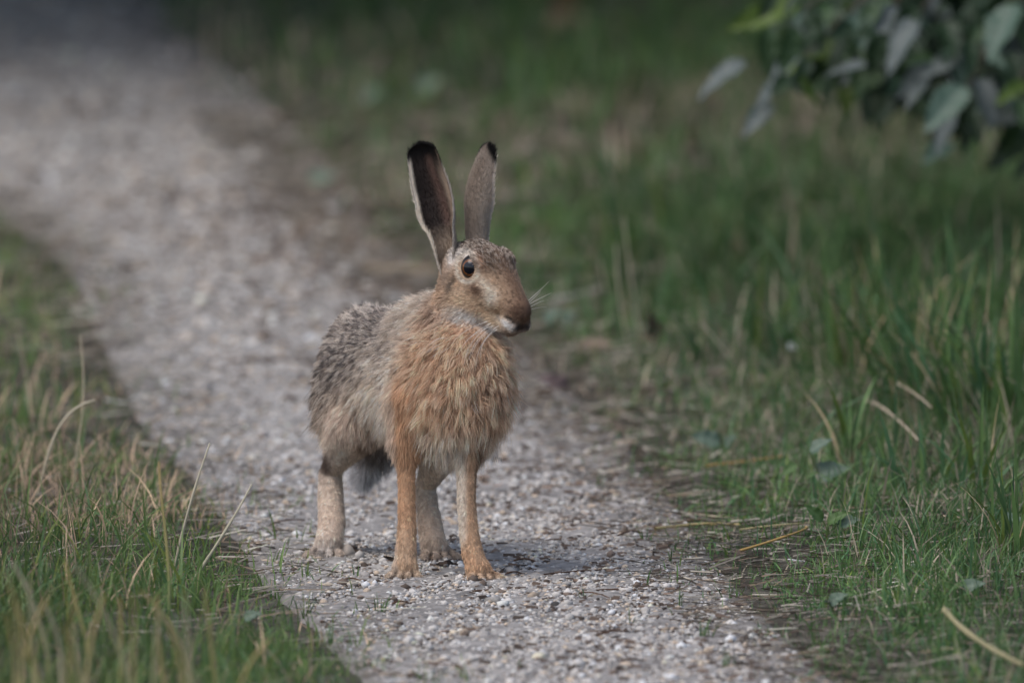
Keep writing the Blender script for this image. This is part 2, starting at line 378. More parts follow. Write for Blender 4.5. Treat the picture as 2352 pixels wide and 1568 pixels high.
# fur colour: natural colouring of the coat, laid out on the animal, mirrored across the head
def L3(*c): return np.array([((v/255)/12.92 if v/255 < 0.04045 else ((v/255 + 0.055)/1.055)**2.4) for v in c])
CREAM, WHITE, TAN, RUFOUS, BUFF, DARK, GREYB, BLACK = L3(200, 182, 164), L3(232, 226, 220), L3(184, 154, 126), L3(190, 144, 102), L3(208, 186, 164), L3(74, 64, 58), L3(122, 112, 108), L3(30, 26, 25)
def blob(px, py, cx, cy, rx, ry, ang=0):
    a = math.radians(ang); dx, dy = px - cx, py - cy; u = dx*math.cos(a) + dy*math.sin(a); v = -dx*math.sin(a) + dy*math.cos(a)
    return np.exp(-((u/rx)**2 + (v/ry)**2))
def mixc(c, k, wgt): return c + (k - c)*np.clip(wgt, 0, 1)[:, None]
def coat(P):
    """base colour and grizzle amount (0..1) of the coat at skin points"""
    W = soft_groups(P); g = {n: W[:, i] for i, n in enumerate(GROUPS)}
    px, py = project(P); n = len(P)
    # trunk: rufous chest, buff flank, grizzled grey back, pale belly
    along = (P - A(1050, 860, 0.045)) @ BK; z = P[:, 2]
    back = sstep(0.02, 0.11, along)*sstep(0.215, 0.30, z + 0.10*sstep(0.12, 0.30, along))
    tr = np.tile(RUFOUS, (n, 1)); tr = mixc(tr, BUFF, sstep(0.0, 0.07, along)); tr = mixc(tr, GREYB, back)
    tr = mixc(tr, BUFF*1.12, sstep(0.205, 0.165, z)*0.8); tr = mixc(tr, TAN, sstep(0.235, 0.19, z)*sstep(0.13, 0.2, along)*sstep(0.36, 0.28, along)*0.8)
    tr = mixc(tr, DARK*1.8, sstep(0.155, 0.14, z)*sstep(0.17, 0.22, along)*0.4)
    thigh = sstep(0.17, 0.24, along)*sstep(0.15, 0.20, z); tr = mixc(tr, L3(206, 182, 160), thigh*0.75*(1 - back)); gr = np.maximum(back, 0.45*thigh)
    nk = mixc(np.tile(RUFOUS, (n, 1)), BUFF*0.85, sstep(0.01, 0.06, along)); nk = mixc(nk, DARK*1.6, blob(px, py, 1000, 730, 28, 50, -15)*0.55); nk = mixc(nk, CREAM, blob(px, py, 1010, 770, 22, 40, 30)*0.5)
    # head in the frame of its right side
    u, v, w_ = hloc(P); Pm = HE + np.outer(u, HF) - np.outer(np.abs(v), HL) + np.outer(w_, HU); mx, my = project(Pm)
    hd = np.tile(L3(170, 140, 106), (n, 1)); hg = np.zeros(n)
    crown = sstep(-0.002, 0.018, w_ + 0.35*np.clip(u, 0, 1))*sstep(0.060, 0.02, u); brow = crown
    hd = mixc(hd, L3(104, 88, 72), brow*0.9); hg = np.maximum(hg, brow*0.75)
    bridge = np.exp(-(v/0.013)**2)*sstep(-0.01, 0.03, u); hd = mixc(hd, L3(128, 98, 70), bridge*0.9)
    hd = mixc(hd, L3(104, 74, 52), np.exp(-((u - 0.072)/0.014)**2 - ((w_ + 0.052)/0.014)**2)*0.8)
    def B(cx, cy, rx, ry, ang, c, s):
        nonlocal hd; hd = mixc(hd, c, blob(mx, my, cx, cy, rx, ry, ang)*s)
    B(1058, 695, 52, 34, 10, L3(214, 186, 150), 0.9)
    B(1022, 630, 18, 50, 0, L3(158, 136, 116), 0.8)
    B(1096, 664, 22, 17, 20, L3(120, 88, 62), 0.95)          # brown patch under the eye
    B(1060, 668, 26, 12, -30, L3(206, 178, 146), 0.6)
    B(1096, 708, 38, 17, 20, L3(216, 184, 146), 0.8)
    B(1072, 742, 56, 17, 24, WHITE*1.1, 1.0); B(1118, 756, 28, 17, 25, WHITE*1.1, 1.0)
    B(1082, 728, 52, 11, 24, WHITE, 0.85)
    B(1135, 733, 28, 20, 20, L3(210, 182, 142), 0.85)
    B(1166, 745, 22, 8, 38, WHITE*1.1, 1.0)               # upper lip
    B(1038, 655, 6, 24, 25, L3(72, 66, 62), 0.75)
    B(1040, 590, 10, 22, 10, WHITE, 0.9); B(1066, 582, 20, 9, 10, WHITE, 0.9)
    ring = np.abs(np.hypot((mx - 1077)/22.5, (my - 615)/29.5) - 1.14); hd = mixc(hd, L3(232, 218, 198), np.exp(-(ring/0.17)**2)*0.95)
    B(1116, 652, 26, 11, 45, L3(236, 216, 190), 1.0); B(1129, 682, 13, 19, 0, L3(238, 222, 200), 1.0)
    B(1105, 600, 10, 24, -20, L3(176, 126, 78), 0.7)
    B(1174, 733, 18, 4.0, 38, BLACK, 1.0); B(1190, 752, 12, 6, -40, L3(50, 44, 44), 0.9)
    B(1150, 768, 26, 6, -8, L3(96, 86, 78), 0.7)
    hd = np.clip(hd, 0.003, 2)**1.28*1.32
    # legs
    lat = P @ SD
    def leg(nm, base, cx, inner_sign):
        return g[nm]
    fr = np.tile(L3(188, 142, 98), (n, 1)); fr = mixc(fr, L3(208, 174, 136), sstep(0.09, 0.02, z)*0.7); fr = mixc(fr, CREAM*1.1, sstep(-16, -26, px - 934)*0.6); fr = mixc(fr, L3(206, 184, 158), sstep(0.020, 0.006, z)*0.7)
    fl = np.tile(L3(194, 152, 110), (n, 1)); fl = mixc(fl, L3(232, 212, 188), sstep(8, -10, px - 1071)*sstep(1265, 1225, py)); fl = mixc(fl, L3(112, 82, 56), sstep(12, 20, px - 1073)*sstep(1180, 1150, py)*0.7); fl = mixc(fl, L3(206, 184, 158), sstep(0.018, 0.004, z)*0.7)
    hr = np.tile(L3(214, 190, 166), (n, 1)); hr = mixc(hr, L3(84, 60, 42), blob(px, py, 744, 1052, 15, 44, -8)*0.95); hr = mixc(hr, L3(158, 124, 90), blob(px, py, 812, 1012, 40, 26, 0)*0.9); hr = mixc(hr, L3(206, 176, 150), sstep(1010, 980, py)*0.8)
    hr = mixc(hr, WHITE, blob(px, py, 745, 1265, 26, 22)*0.6); hr = mixc(hr, L3(220, 186, 156), blob(px, py, 765, 1180, 40, 60)*0.6)
    hl = np.tile(L3(196, 172, 148), (n, 1)); hl = mixc(hl, L3(206, 172, 138), blob(px, py, 990, 1200, 40, 60)*0.7)
    tl = np.tile(L3(150, 142, 138), (n, 1)); tl = mixc(tl, L3(236, 232, 236), sstep(0.006, -0.006, (P - A(860, 1052, 0.40)) @ np.array([0.75, 0.5, 0.3]))*sstep(1045, 1075, py))
    c = tr*(g['torso'] + g['chest'])[:, None] + nk*g['neck'][:, None] + hd*g['head'][:, None] + fr*g['foreleg_r'][:, None] + fl*g['foreleg_l'][:, None] + hr*g['hindleg_r'][:, None] + hl*g['hindleg_l'][:, None] + tl*g['tail'][:, None]
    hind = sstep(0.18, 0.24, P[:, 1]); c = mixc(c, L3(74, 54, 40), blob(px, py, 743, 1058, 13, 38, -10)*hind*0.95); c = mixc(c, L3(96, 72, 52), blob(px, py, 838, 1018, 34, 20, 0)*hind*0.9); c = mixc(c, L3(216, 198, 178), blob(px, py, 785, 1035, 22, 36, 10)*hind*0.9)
    # dark furrows between the toes
    for i in range(0, len(TOES) - 1):
        (p0, r0, n0), (p1, r1, n1) = TOES[i], TOES[i+1]
        if n0 == n1: c = mixc(c, L3(52, 38, 30), np.exp(-(((P - (p0 + p1)/2 - [0, 0, r0*0.3])/np.array([r0*0.5, r0*2.0, r0*1.2]))**2).sum(1)))
    gz_ = gr*(g['torso'] + g['chest']) + hg*g['head'] + 0.35*g['neck']
    lum = c @ np.array([0.3, 0.5, 0.2]); c = c + (lum[:, None] - c)*(0.34 + 0.02*g['head'] - 0.08*(g['foreleg_r'] + g['foreleg_l']))[:, None]
    c = c*(1.28 + 0.42*(g['torso'] + g['chest'] + g['neck']) + 0.10*(g['hindleg_r'] + g['hindleg_l']))[:, None]
    mxc = c.max(1, keepdims=True); c = c*np.where(mxc > 0.45, (0.45 + 0.30*(1 - np.exp(-(mxc - 0.45)/0.30)))/mxc, 1)
    return np.clip(c, 0.005, 0.85), gz_, W

hare = empty('hare', (0.0 - 0.09, 0.11, 0.0))
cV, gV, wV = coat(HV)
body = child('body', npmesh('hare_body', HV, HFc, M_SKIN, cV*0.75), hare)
tag(hare, 'brown hare with upright black-tipped ears standing on the gravel path', 'hare')

def fur_mat(name, rough=0.55):
    m, n, l, b = newmat(name)
    at = n.new('ShaderNodeAttribute'); at.attribute_name = 'tint'
    l.new(at.outputs['Color'], b.inputs['Base Color']); b.inputs['Roughness'].default_value = rough; b.inputs['Specular IOR Level'].default_value = 0.22
    tr = n.new('ShaderNodeBsdfTranslucent'); l.new(at.outputs['Color'], tr.inputs['Color'])
    ms = n.new('ShaderNodeMixShader'); ms.inputs[0].default_value = 0.18
    l.new(b.outputs[0], ms.inputs[1]); l.new(tr.outputs[0], ms.inputs[2]); l.new(ms.outputs[0], n['Material Output'].inputs['Surface'])
    return m
M_FUR = fur_mat('hare_fur')
def hair(name, S, R, Cc, parent, mat):
    """S (n,k,3) strand points, R (n,k) radii, Cc (n,k,3) colours"""
    n, k = S.shape[:2]; hc = bpy.data.hair_curves.new(name); hc.add_curves([k]*n)
    hc.attributes['position'].data.foreach_set('vector', S.astype(np.float32).ravel())
    a = hc.attributes.get('radius') or hc.attributes.new('radius', 'FLOAT', 'POINT'); a.data.foreach_set('value', R.astype(np.float32).ravel())
    a = hc.attributes.new('tint', 'FLOAT_COLOR', 'POINT'); a.data.foreach_set('color', np.concatenate([Cc, np.ones((n, k, 1))], -1).astype(np.float32).ravel())
    hc.materials.append(mat)
    return child(name, hc, parent)
def sample(V, F, N, n, wgt):
    T = np.concatenate([F[:, [0, 1, 2]], F[:, [0, 2, 3]]]); ar = np.linalg.norm(np.cross(V[T[:, 1]] - V[T[:, 0]], V[T[:, 2]] - V[T[:, 0]]), axis=1)*wgt[T].mean(1)
    t = T[RNG.choice(len(T), n, p=ar/ar.sum())]; r1 = np.sqrt(RNG.uniform(0, 1, n)); r2 = RNG.uniform(0, 1, n); b = np.stack([1 - r1, r1*(1 - r2), r1*r2], -1)
    return (V[t]*b[..., None]).sum(1), unit((N[t]*b[..., None]).sum(1))
def nearest_parent(P, par):
    kd = kdtree.KDTree(len(par))
    for i, p in enumerate(par): kd.insert(p, i)
    kd.balance(); return np.array([kd.find(p)[1] for p in P.tolist()])
GI = {n: i for i, n in enumerate(GROUPS)}
dens = np.ones(len(HV)); dens += 1.6*wV[:, GI['head']] + 0.9*wV[:, [GI[k] for k in ('foreleg_r', 'foreleg_l', 'hindleg_r', 'hindleg_l')]].sum(1)
NF = 300000
P, Nn = sample(HV, HFc, HN, NF, dens)
c, gr, W = coat(P)
legw = W[:, [GI[k] for k in ('foreleg_r', 'foreleg_l', 'hindleg_r', 'hindleg_l')]].sum(1); hw = W[:, GI['head']]; nw = W[:, GI['neck']]; cw = W[:, GI['chest']]; tw = W[:, GI['torso']]; lw = W[:, GI['tail']]
along = (P - A(1050, 860, 0.045)) @ BK
low = sstep(0.26, 0.17, P[:, 2])
Lb = 0.013 + 0.013*low
length = Lb*tw + (0.022 + 0.012*low)*cw + 0.018*nw + 0.0050*hw + (0.0044 + 0.014*sstep(0.125, 0.17, P[:, 2]))*legw + 0.020*lw
u, v, w_ = hloc(P)
length = np.where(hw > 0.5, np.where(u > 0.045, 0.0034, length), length)
length = np.where((hw < 0.5), length*(0.35 + 0.65*sstep(0.004, 0.030, group_dist(P)[:, GI['head']])), length)
length += 0.010*cw*sstep(0.20, 0.155, P[:, 2])
length = np.where((legw > 0.5) & (P[:, 2] < 0.03), 0.0062, length)
length *= RNG.lognormal(-0.05, 0.22, NF)
# flow of the coat
grav = np.array([0, 0, -1.])
rc = BK*1.0 + grav*(0.25 + 0.9*sstep(0.30, 0.20, P[:, 2]))[:, None]
cc = grav + BK*0.25 + SD*(0.35*np.sin((P @ SD)*60 + P[:, 2]*25))[:, None]
hh = -HF*0.9 + HU*(0.45*sstep(-0.02, 0.02, w_) - 0.25*sstep(-0.02, -0.05, w_))[:, None] - HL*(0.15*np.sign(-v))[:, None]
fl_ = rc*tw[:, None] + cc*cw[:, None] + (grav*0.8 + BK*0.55)*nw[:, None] + hh*hw[:, None] + (grav)*(legw + lw)[:, None]
paww = (legw > 0.5)*sstep(0.035, 0.012, P[:, 2]); fl_ = fl_ + (np.array([0, -1.0, -0.1]) - fl_)*(paww*0.7)[:, None]
fl_ = unit(fl_); fl_ = unit(fl_ - Nn*(fl_*Nn).sum(1, keepdims=True)*0.92)
lift = (0.32 + 0.08*low)*tw + 0.40*cw + 0.38*nw + 0.20*hw + 0.22*legw + 0.5*lw
# clumps
npar = NF//10; pi = RNG.choice(NF, npar, replace=False); par = nearest_parent(P, P[pi]); own = pi[par]
cn = RNG.normal(0, 1, (npar, 3)); ns = RNG.normal(0, 1, (NF, 3)); shag = (0.13 + 0.12*low)*tw + 0.36*cw + 0.30*nw + 0.06*hw + 0.05*legw + 0.2*lw
d0 = unit(Nn*lift[:, None] + fl_*(1 - lift)[:, None] + cn[par]*shag[:, None] + ns*(0.10 + 0.10*(cw + nw))[:, None])
K = 5; S = np.zeros((NF, K, 3)); S[:, 0] = P - Nn*0.0003; dcur = d0
for i in range(1, K):
    S[:, i] = S[:, i-1] + dcur*(length/(K - 1))[:, None]; dcur = unit(dcur + fl_*0.22 + grav*(0.16*(cw + nw + tw*low))[:, None] + ns*0.05)
cl = 0.42*tw + 0.55*cw + 0.5*nw + 0.25*hw + 0.15*legw + 0.3*lw
tt = np.linspace(0, 1, K)**1.6
S = S + (S[own] - S)*(cl[:, None]*tt[None])[..., None]
inside = np.zeros(NF, bool)
for ec, er, s in EYES:
    inside |= (np.linalg.norm(P - ec, axis=1) < er*1.03) | (np.linalg.norm(S[:, -1] - ec, axis=1) < er*1.06) | (np.linalg.norm(S[:, 2] - ec, axis=1) < er*1.06)
inside |= S[:, -1, 2] < 0.001
rad = (0.00020*tw + 0.00020*cw + 0.00020*nw + 0.00016*hw + 0.00019*legw + 0.00022*lw)
R = rad[:, None]*np.array([1.0, 1.0, 0.9, 0.65, 0.2])
# colour along each hair: duller root, banded agouti tips on the back, pale tips on the chest
sv_ = 1 - 0.35*legw - 0.35*hw
pv = np.exp(RNG.normal(0, 0.26, npar)[par]*sv_ + RNG.normal(0, 0.22, NF)*sv_)
pv = pv*(1 + 0.16*legw*vnoise((P @ SD)*55, P[:, 2]*3.5, 3.0, 2))
cb = c*pv[:, None]
rnd = RNG.uniform(0, 1, npar)[par]*0.65 + RNG.uniform(0, 1, NF)*0.35
tipd = np.where((rnd < 0.47)[:, None], L3(56, 50, 50), np.where((rnd > 0.60)[:, None], L3(222, 210, 196), L3(166, 148, 132)))
pale = (RNG.uniform(0, 1, npar)[par] < 0.22*(cw + nw + tw))
tip = cb*(1 + 0.22*(cw + nw + tw*0.5))[:, None]; tip[pale] = tip[pale]*0.35 + L3(226, 206, 182)*0.65; tip = tip + (tipd - tip)*(gr*0.88)[:, None]
root = cb*(0.88 - 0.16*(cw + nw))[:, None]
kk = np.array([0, 0.25, 0.6, 1.0, 1.0])
Cc = root[:, None] + (tip - root)[:, None]*kk[None, :, None]
ok = ~inside
hair('fur', S[ok], R[ok], np.clip(Cc[ok], 0.004, 0.82), hare, M_FUR)

# ---- ears: a thin trough rolled at the base, opening to the animal's side
M_EAR = mat_tint('ear_skin', 0.7, 0.2, transl=0.12)
def lerp_tab(t, tab): tab = np.array(tab); return np.interp(t, tab[:, 0], tab[:, 1])
def ear(line, halfw, arc, openv, colour, inner_col, label):
    nt, nsx = 60, 33
    Lp = np.array(line); dl = np.concatenate([[0], np.cumsum(np.linalg.norm(np.diff(Lp, axis=0), axis=1))]); dl /= dl[-1]
    t = np.linspace(0, 1, nt)**0.9
    # smooth centre line
    Cn = np.stack([np.polyval(np.polyfit(dl, Lp[:, i], 3), t) for i in range(3)], -1); T = unit(np.gradient(Cn, axis=0))
    o = np.array(openv, float); O = unit(o - T*(T @ o)[:, None]); Sd = np.cross(T, O)
    hw_ = lerp_tab(t, halfw); hw_ = hw_*np.clip(np.sqrt(np.clip(1 - ((t - 0.93)/0.07).clip(0, 1)**2, 0, 1)), 0.03, 1)
    a = np.radians(lerp_tab(t, arc)); r = hw_/np.where(a > math.pi/2, 1, np.sin(a))
    s = np.linspace(-1, 1, nsx); ph = a[:, None]*s
    pts = lambda rr: Cn[:, None] + rr[..., None]*np.sin(ph)[..., None]*Sd[:, None] - (rr*np.cos(ph) - (r*np.cos(np.minimum(a, 1.2)))[:, None])[..., None]*O[:, None]
    th = 0.0011*(1 - 0.6*np.abs(s)**4)[None]*np.ones((nt, 1))
    outer = pts(r[:, None] + th*0.5); inner = pts(r[:, None] - th*0.5)
    tg, sg = np.meshgrid(t, s, indexing='ij')
    nrm = unit(np.sin(ph)[..., None]*Sd[:, None] - np.cos(ph)[..., None]*O[:, None])
    ix = np.arange(nt*nsx).reshape(nt, nsx); q = np.stack([ix[:-1, :-1], ix[:-1, 1:], ix[1:, 1:], ix[1:, :-1]], -1).reshape(-1, 4)
    m = nt*nsx
    rim = np.concatenate([np.stack([ix[:-1, 0], ix[1:, 0], ix[1:, 0] + m, ix[:-1, 0] + m], -1), np.stack([ix[1:, -1], ix[:-1, -1], ix[:-1, -1] + m, ix[1:, -1] + m], -1), np.stack([ix[-1, 1:], ix[-1, :-1], ix[-1, :-1] + m, ix[-1, 1:] + m], -1)])
    Fq = np.concatenate([q[:, ::-1], q + m, rim]); V = np.concatenate([outer.reshape(-1, 3), inner.reshape(-1, 3)])
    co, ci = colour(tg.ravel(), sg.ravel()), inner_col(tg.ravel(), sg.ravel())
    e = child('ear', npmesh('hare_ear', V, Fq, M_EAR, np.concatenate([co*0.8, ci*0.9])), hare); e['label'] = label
    # short coat on both faces
    n = 15000; it = RNG.integers(0, nt - 1, n); js = RNG.integers(0, nsx - 1, n); ft, fs = RNG.uniform(0, 1, (2, n))
    def bil(Aa): return (Aa[it, js]*((1-ft)*(1-fs))[:, None] + Aa[it+1, js]*(ft*(1-fs))[:, None] + Aa[it, js+1]*((1-ft)*fs)[:, None] + Aa[it+1, js+1]*(ft*fs)[:, None])
    out = RNG.uniform(0, 1, n) < 0.6
    P = np.where(out[:, None], bil(outer), bil(inner)); Nr = bil(nrm)*np.where(out, 1, -1)[:, None]
    tv = t[it]*(1-ft) + t[it+1]*ft; sv = s[js]*(1-fs) + s[js+1]*fs
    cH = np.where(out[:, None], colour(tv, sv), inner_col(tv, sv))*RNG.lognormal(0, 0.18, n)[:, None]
    Tn = unit(T[it] + RNG.normal(0, 0.16, (n, 3)))
    ln = np.where(out, 0.0034, 0.0030 + 0.0025*(np.abs(sv) > 0.8))*RNG.lognormal(0, 0.2, n)
    edgev = np.where(np.abs(sv) > 0.9, 0.25, 0)[:, None]*np.sign(sv)[:, None]*Sd[it]
    S = np.stack([P, P + (Tn*0.9 + Nr*0.20 + edgev)*(ln*0.5)[:, None], P + (Tn + Nr*0.26 + edgev*1.2)*ln[:, None]], 1)
    R = 0.00016*np.array([1, 0.85, 0.25])[None]*np.ones((n, 1))
    hair('ear_fur', S, R, np.repeat(np.clip(cH, 0.003, 0.9)[:, None], 3, 1), hare, M_FUR)
def ear_out(t, s):
    c = np.tile(L3(164, 150, 136), (len(t), 1)); c = mixc(c, L3(138, 122, 108), sstep(0.55, 0.1, np.abs(s + 0.1))*0.6)
    c = mixc(c, L3(186, 166, 146), sstep(0.16, 0.0, t)*0.5)
    c = mixc(c, L3(214, 202, 190), sstep(0.84, 0.97, np.abs(s))*0.9)
    c = mixc(c, L3(170, 158, 146), np.exp(-((t - 0.88)/0.06)**2 - ((s)/0.4)**2)*0.6)
    return mixc(c, BLACK*0.8, sstep(0.86, 0.96, t + 0.22*(np.abs(s) - 0.45)))
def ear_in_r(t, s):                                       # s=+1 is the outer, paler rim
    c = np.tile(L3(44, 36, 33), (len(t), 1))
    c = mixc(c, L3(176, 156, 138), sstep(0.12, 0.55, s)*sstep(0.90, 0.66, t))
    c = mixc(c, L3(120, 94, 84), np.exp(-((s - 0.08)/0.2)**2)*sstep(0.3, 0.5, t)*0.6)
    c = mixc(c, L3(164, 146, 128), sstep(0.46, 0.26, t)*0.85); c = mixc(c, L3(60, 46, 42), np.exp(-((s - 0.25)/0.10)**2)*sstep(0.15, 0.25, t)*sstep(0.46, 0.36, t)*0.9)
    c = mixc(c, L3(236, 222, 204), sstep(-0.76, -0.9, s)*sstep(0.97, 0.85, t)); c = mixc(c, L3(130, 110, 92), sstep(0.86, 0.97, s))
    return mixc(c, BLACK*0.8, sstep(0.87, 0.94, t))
HALF_R = [(0, .0080), (0.14, .0125), (0.26, .0140), (0.38, .0176), (0.45, .0235), (0.54, .0266), (0.69, .0262), (0.80, .0238), (0.90, .0216), (0.97, .0190), (1, .0165)]
HALF_L = [(0, .0128), (0.1, .0128), (0.25, .0150), (0.42, .0215), (0.55, .0220), (0.70, .0195), (0.85, .0165), (0.95, .0130), (1, .011)]
ARC = [(0, 150), (0.15, 130), (0.35, 95), (0.6, 72), (1, 50)]
eb = HP(-0.040, -0.019, 0.010)[1]
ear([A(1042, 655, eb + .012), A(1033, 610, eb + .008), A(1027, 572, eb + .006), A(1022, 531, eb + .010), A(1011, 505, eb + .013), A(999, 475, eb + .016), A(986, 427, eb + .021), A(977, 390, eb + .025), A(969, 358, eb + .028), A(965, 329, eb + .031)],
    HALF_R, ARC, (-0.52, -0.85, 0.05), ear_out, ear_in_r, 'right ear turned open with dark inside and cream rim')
eb = HP(-0.040, 0.019, 0.02)[1]
ear([A(1091, 572, eb), A(1091, 543, eb + .004), A(1093, 495, eb + .010), A(1098, 460, eb + .014), A(1105, 425, eb + .019), A(1113, 395, eb + .022), A(1120, 363, eb + .027), A(1123, 333, eb + .031)],
    HALF_L, ARC, (0.72, 0.69, 0.0), ear_out, ear_in_r, 'left ear seen from its grey-brown back')

# ---- eyes
M_EYEB = mat_plain('eye_rim', (0.010, 0.008, 0.007), 0.35, 0.3, 0.2, 80, 0, 0.0)
M_IRIS = mat_plain('iris_amber', (0.13, 0.05, 0.018), 0.12, 0.35, 0.5, 500, 0, 0.0)
M_PUPIL = mat_plain('pupil', (0.006, 0.006, 0.010), 0.10, 0.42, 0.1, 80, 0, 0.0)
def cap(c, ax, r, a0, a1, nseg=40, nr=12):
    ax = unit(ax); h = np.array([0, 0, 1.]); sx = unit(np.cross(h, ax)); sy = np.cross(ax, sx)
    an = np.linspace(a0, a1, nr); ph = np.linspace(0, 2*math.pi, nseg, endpoint=False)
    V = c + r*(np.cos(an)[:, None, None]*ax + np.sin(an)[:, None, None]*(np.cos(ph)[None, :, None]*sx + np.sin(ph)[None, :, None]*sy))
    ix = np.arange(nr*nseg).reshape(nr, nseg); ix2 = np.roll(ix, -1, 1)
    return V.reshape(-1, 3), np.stack([ix[:-1], ix[1:], ix2[1:], ix2[:-1]], -1).reshape(-1, 4)
for ec, er, s in EYES:
    ax = unit(HL*s*0.84 + HF*0.42 + HU*0.04)
    V, F = cap(ec, ax, er, 0.01, 1.7); eo = child('eye', npmesh('eye_ball', V, F, M_EYEB), hare)
    for nm, f, a0, a1, m in (('iris', 1.012, 0.30, 0.66, M_IRIS), ('pupil', 1.014, 0.0, 0.46, M_PUPIL)):
        V, F = cap(ec, ax, er*f, a0, a1); link(nm, npmesh(nm, V, F, m), eo)
# claws
M_CLAW = mat_plain('claw', (0.035, 0.028, 0.026), 0.4, 0.4, 0.3, 300, 0)
for e, d, tr in CLAWS:
    V, F = [], []
    sx = unit(np.cross(d, [0, 0, 1.])); sy = np.cross(sx, d); ns_ = 8; prof = [(0, .30), (.35, .27), (.7, .18), (1.0, .03)]
    for j, (q, rr) in enumerate(prof):
        for i in range(ns_):
            a = 2*math.pi*i/ns_; V.append(e + d*tr*1.0*q + np.array([0, 0, -0.25*tr*q*q]) + tr*rr*(math.cos(a)*sx + math.sin(a)*sy*1.2))
    for j in range(len(prof) - 1):
        for i in range(ns_): F.append([j*ns_ + i, j*ns_ + (i+1) % ns_, (j+1)*ns_ + (i+1) % ns_, (j+1)*ns_ + i])
    V = np.array(V); V[:, 2] = np.maximum(V[:, 2], 0.003)
    child('claw', npmesh('claw', V, F, M_CLAW), hare)
# whiskers
wr, wc = [], []
def whisk(root, tip, sag):
    t = np.linspace(0, 1, 9)[:, None]; mid = (root + tip)/2 + np.array(sag); return root*(1-t)**2 + mid*2*t*(1-t) + tip*t*t
WS = []
for (x0, y0), (x1, y1) in [((1128, 742), (1052, 816)), ((1122, 748), (1066, 838)), ((1130, 752), (1078, 828)), ((1138, 754), (1094, 842)), ((1134, 748), (1060, 800)), ((1142, 756), (1104, 822)), ((1120, 738), (1036, 792)), ((1146, 748), (1084, 815))]:
    WS.append(whisk(A(x0, y0, -0.043), A(x1, y1, -0.085), (-0.012, -0.008, 0.004)))
for (x0, y0), (x1, y1) in [((1200, 702), (1262, 645)), ((1202, 706), (1268, 672)), ((1204, 712), (1250, 690)), ((1200, 708), (1242, 668)), ((1202, 716), (1256, 706))]:
    WS.append(whisk(A(x0, y0, -0.030), A(x1, y1, 0.010), (0.006, 0.004, 0.004)))
WS = np.array(WS); n = len(WS)
hair('whiskers', WS, np.linspace(0.00026, 0.00006, 9)[None]*np.ones((n, 1)), np.tile(L3(235, 228, 218), (n, 9, 1)), hare, M_FUR)

# ------------------------------------------------------------------ grass
def blades(P, h, wd, lean, az, col_base, col_tip, seg=4, curl=1.8):
    """ribbon blades: P (n,3) roots, h heights, wd widths, lean tip offset as a share of h, az lean azimuth"""
    n = len(P); t = np.linspace(0, 1, seg + 1)
    dirv = np.stack([np.cos(az), np.sin(az), np.zeros(n)], -1)
    tw = RNG.uniform(0, 6.28, n); side = np.stack([np.cos(tw), np.sin(tw), np.zeros(n)], -1)
    ctr = P[:, None] + dirv[:, None]*(lean*h)[:, None, None]*(t**curl)[None, :, None] + np.array([0, 0, 1.])*(h[:, None]*(t - 0.35*np.clip(lean, 0, 1.4)[:, None]*t**2.2))[..., None]
    wt = np.array([0.75, 1.0, 0.85, 0.55, 0.06]) if seg == 4 else np.interp(t, [0, .25, .5, .75, 1], [0.75, 1, .85, .55, .06])
    offs = side[:, None]*(wd[:, None]*wt*0.5)[..., None]
    V = np.stack([ctr - offs, ctr + offs], 2).reshape(n, -1, 3)
    k = 2*(seg + 1); q = np.array([[2*i, 2*i+1, 2*i+3, 2*i+2] for i in range(seg)])
    F = (q[None] + (np.arange(n)*k)[:, None, None]).reshape(-1, 4)
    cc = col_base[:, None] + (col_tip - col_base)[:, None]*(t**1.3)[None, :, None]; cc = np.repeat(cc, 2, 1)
    return V.reshape(-1, 3), F, cc.reshape(-1, 3)
def green(n, x, y, dry=0.12, light=1.0, yellow=0.0):
    tone = 0.5 + 0.5*vnoise(x, y, 2.2, 4); tone2 = 0.5 + 0.5*vnoise(x, y, 7, 11)
    a, b = np.array([0.038, 0.080, 0.025]), np.array([0.108, 0.190, 0.060])
    c = a + (b - a)*np.clip(tone*0.4 + tone2*0.35 + RNG.uniform(-0.25, 0.45, n), 0, 1)[:, None]
    blue = RNG.uniform(0, 1, n) < 0.22; c[blue] = c[blue]*np.array([0.85, 1.0, 1.35])
    yl = RNG.uniform(0, 1, n) < 0.10 + yellow; c[yl] = c[yl]*np.array([1.45, 1.15, 0.75])
    dr = RNG.uniform(0, 1, n) < dry*(0.4 + 1.9*sstep(-0.3, 0.7, vnoise(x, y, 1.7, 14))); c[dr] = np.array([0.27, 0.225, 0.165])*RNG.lognormal(0, 0.3, dr.sum())[:, None]
    return np.clip(c*light, 0.01, 0.7)
class Pile:
    def __init__(s): s.V, s.F, s.C, s.o = [], [], [], 0
    def add(s, V, F, C): s.V.append(V); s.F.append(F + s.o); s.C.append(C); s.o += len(V)
    def mesh(s, name, mat): return npmesh(name, np.concatenate(s.V), np.concatenate(s.F), mat, np.concatenate(s.C))
def strew(n, x0, x1, y0, y1):
    return RNG.uniform(x0, x1, n), RNG.uniform(y0, y1, n)
def view_x(y, px): return (px - 1176)/FPX*np.sqrt((y + CAM_D)**2 + CAM_H**2)
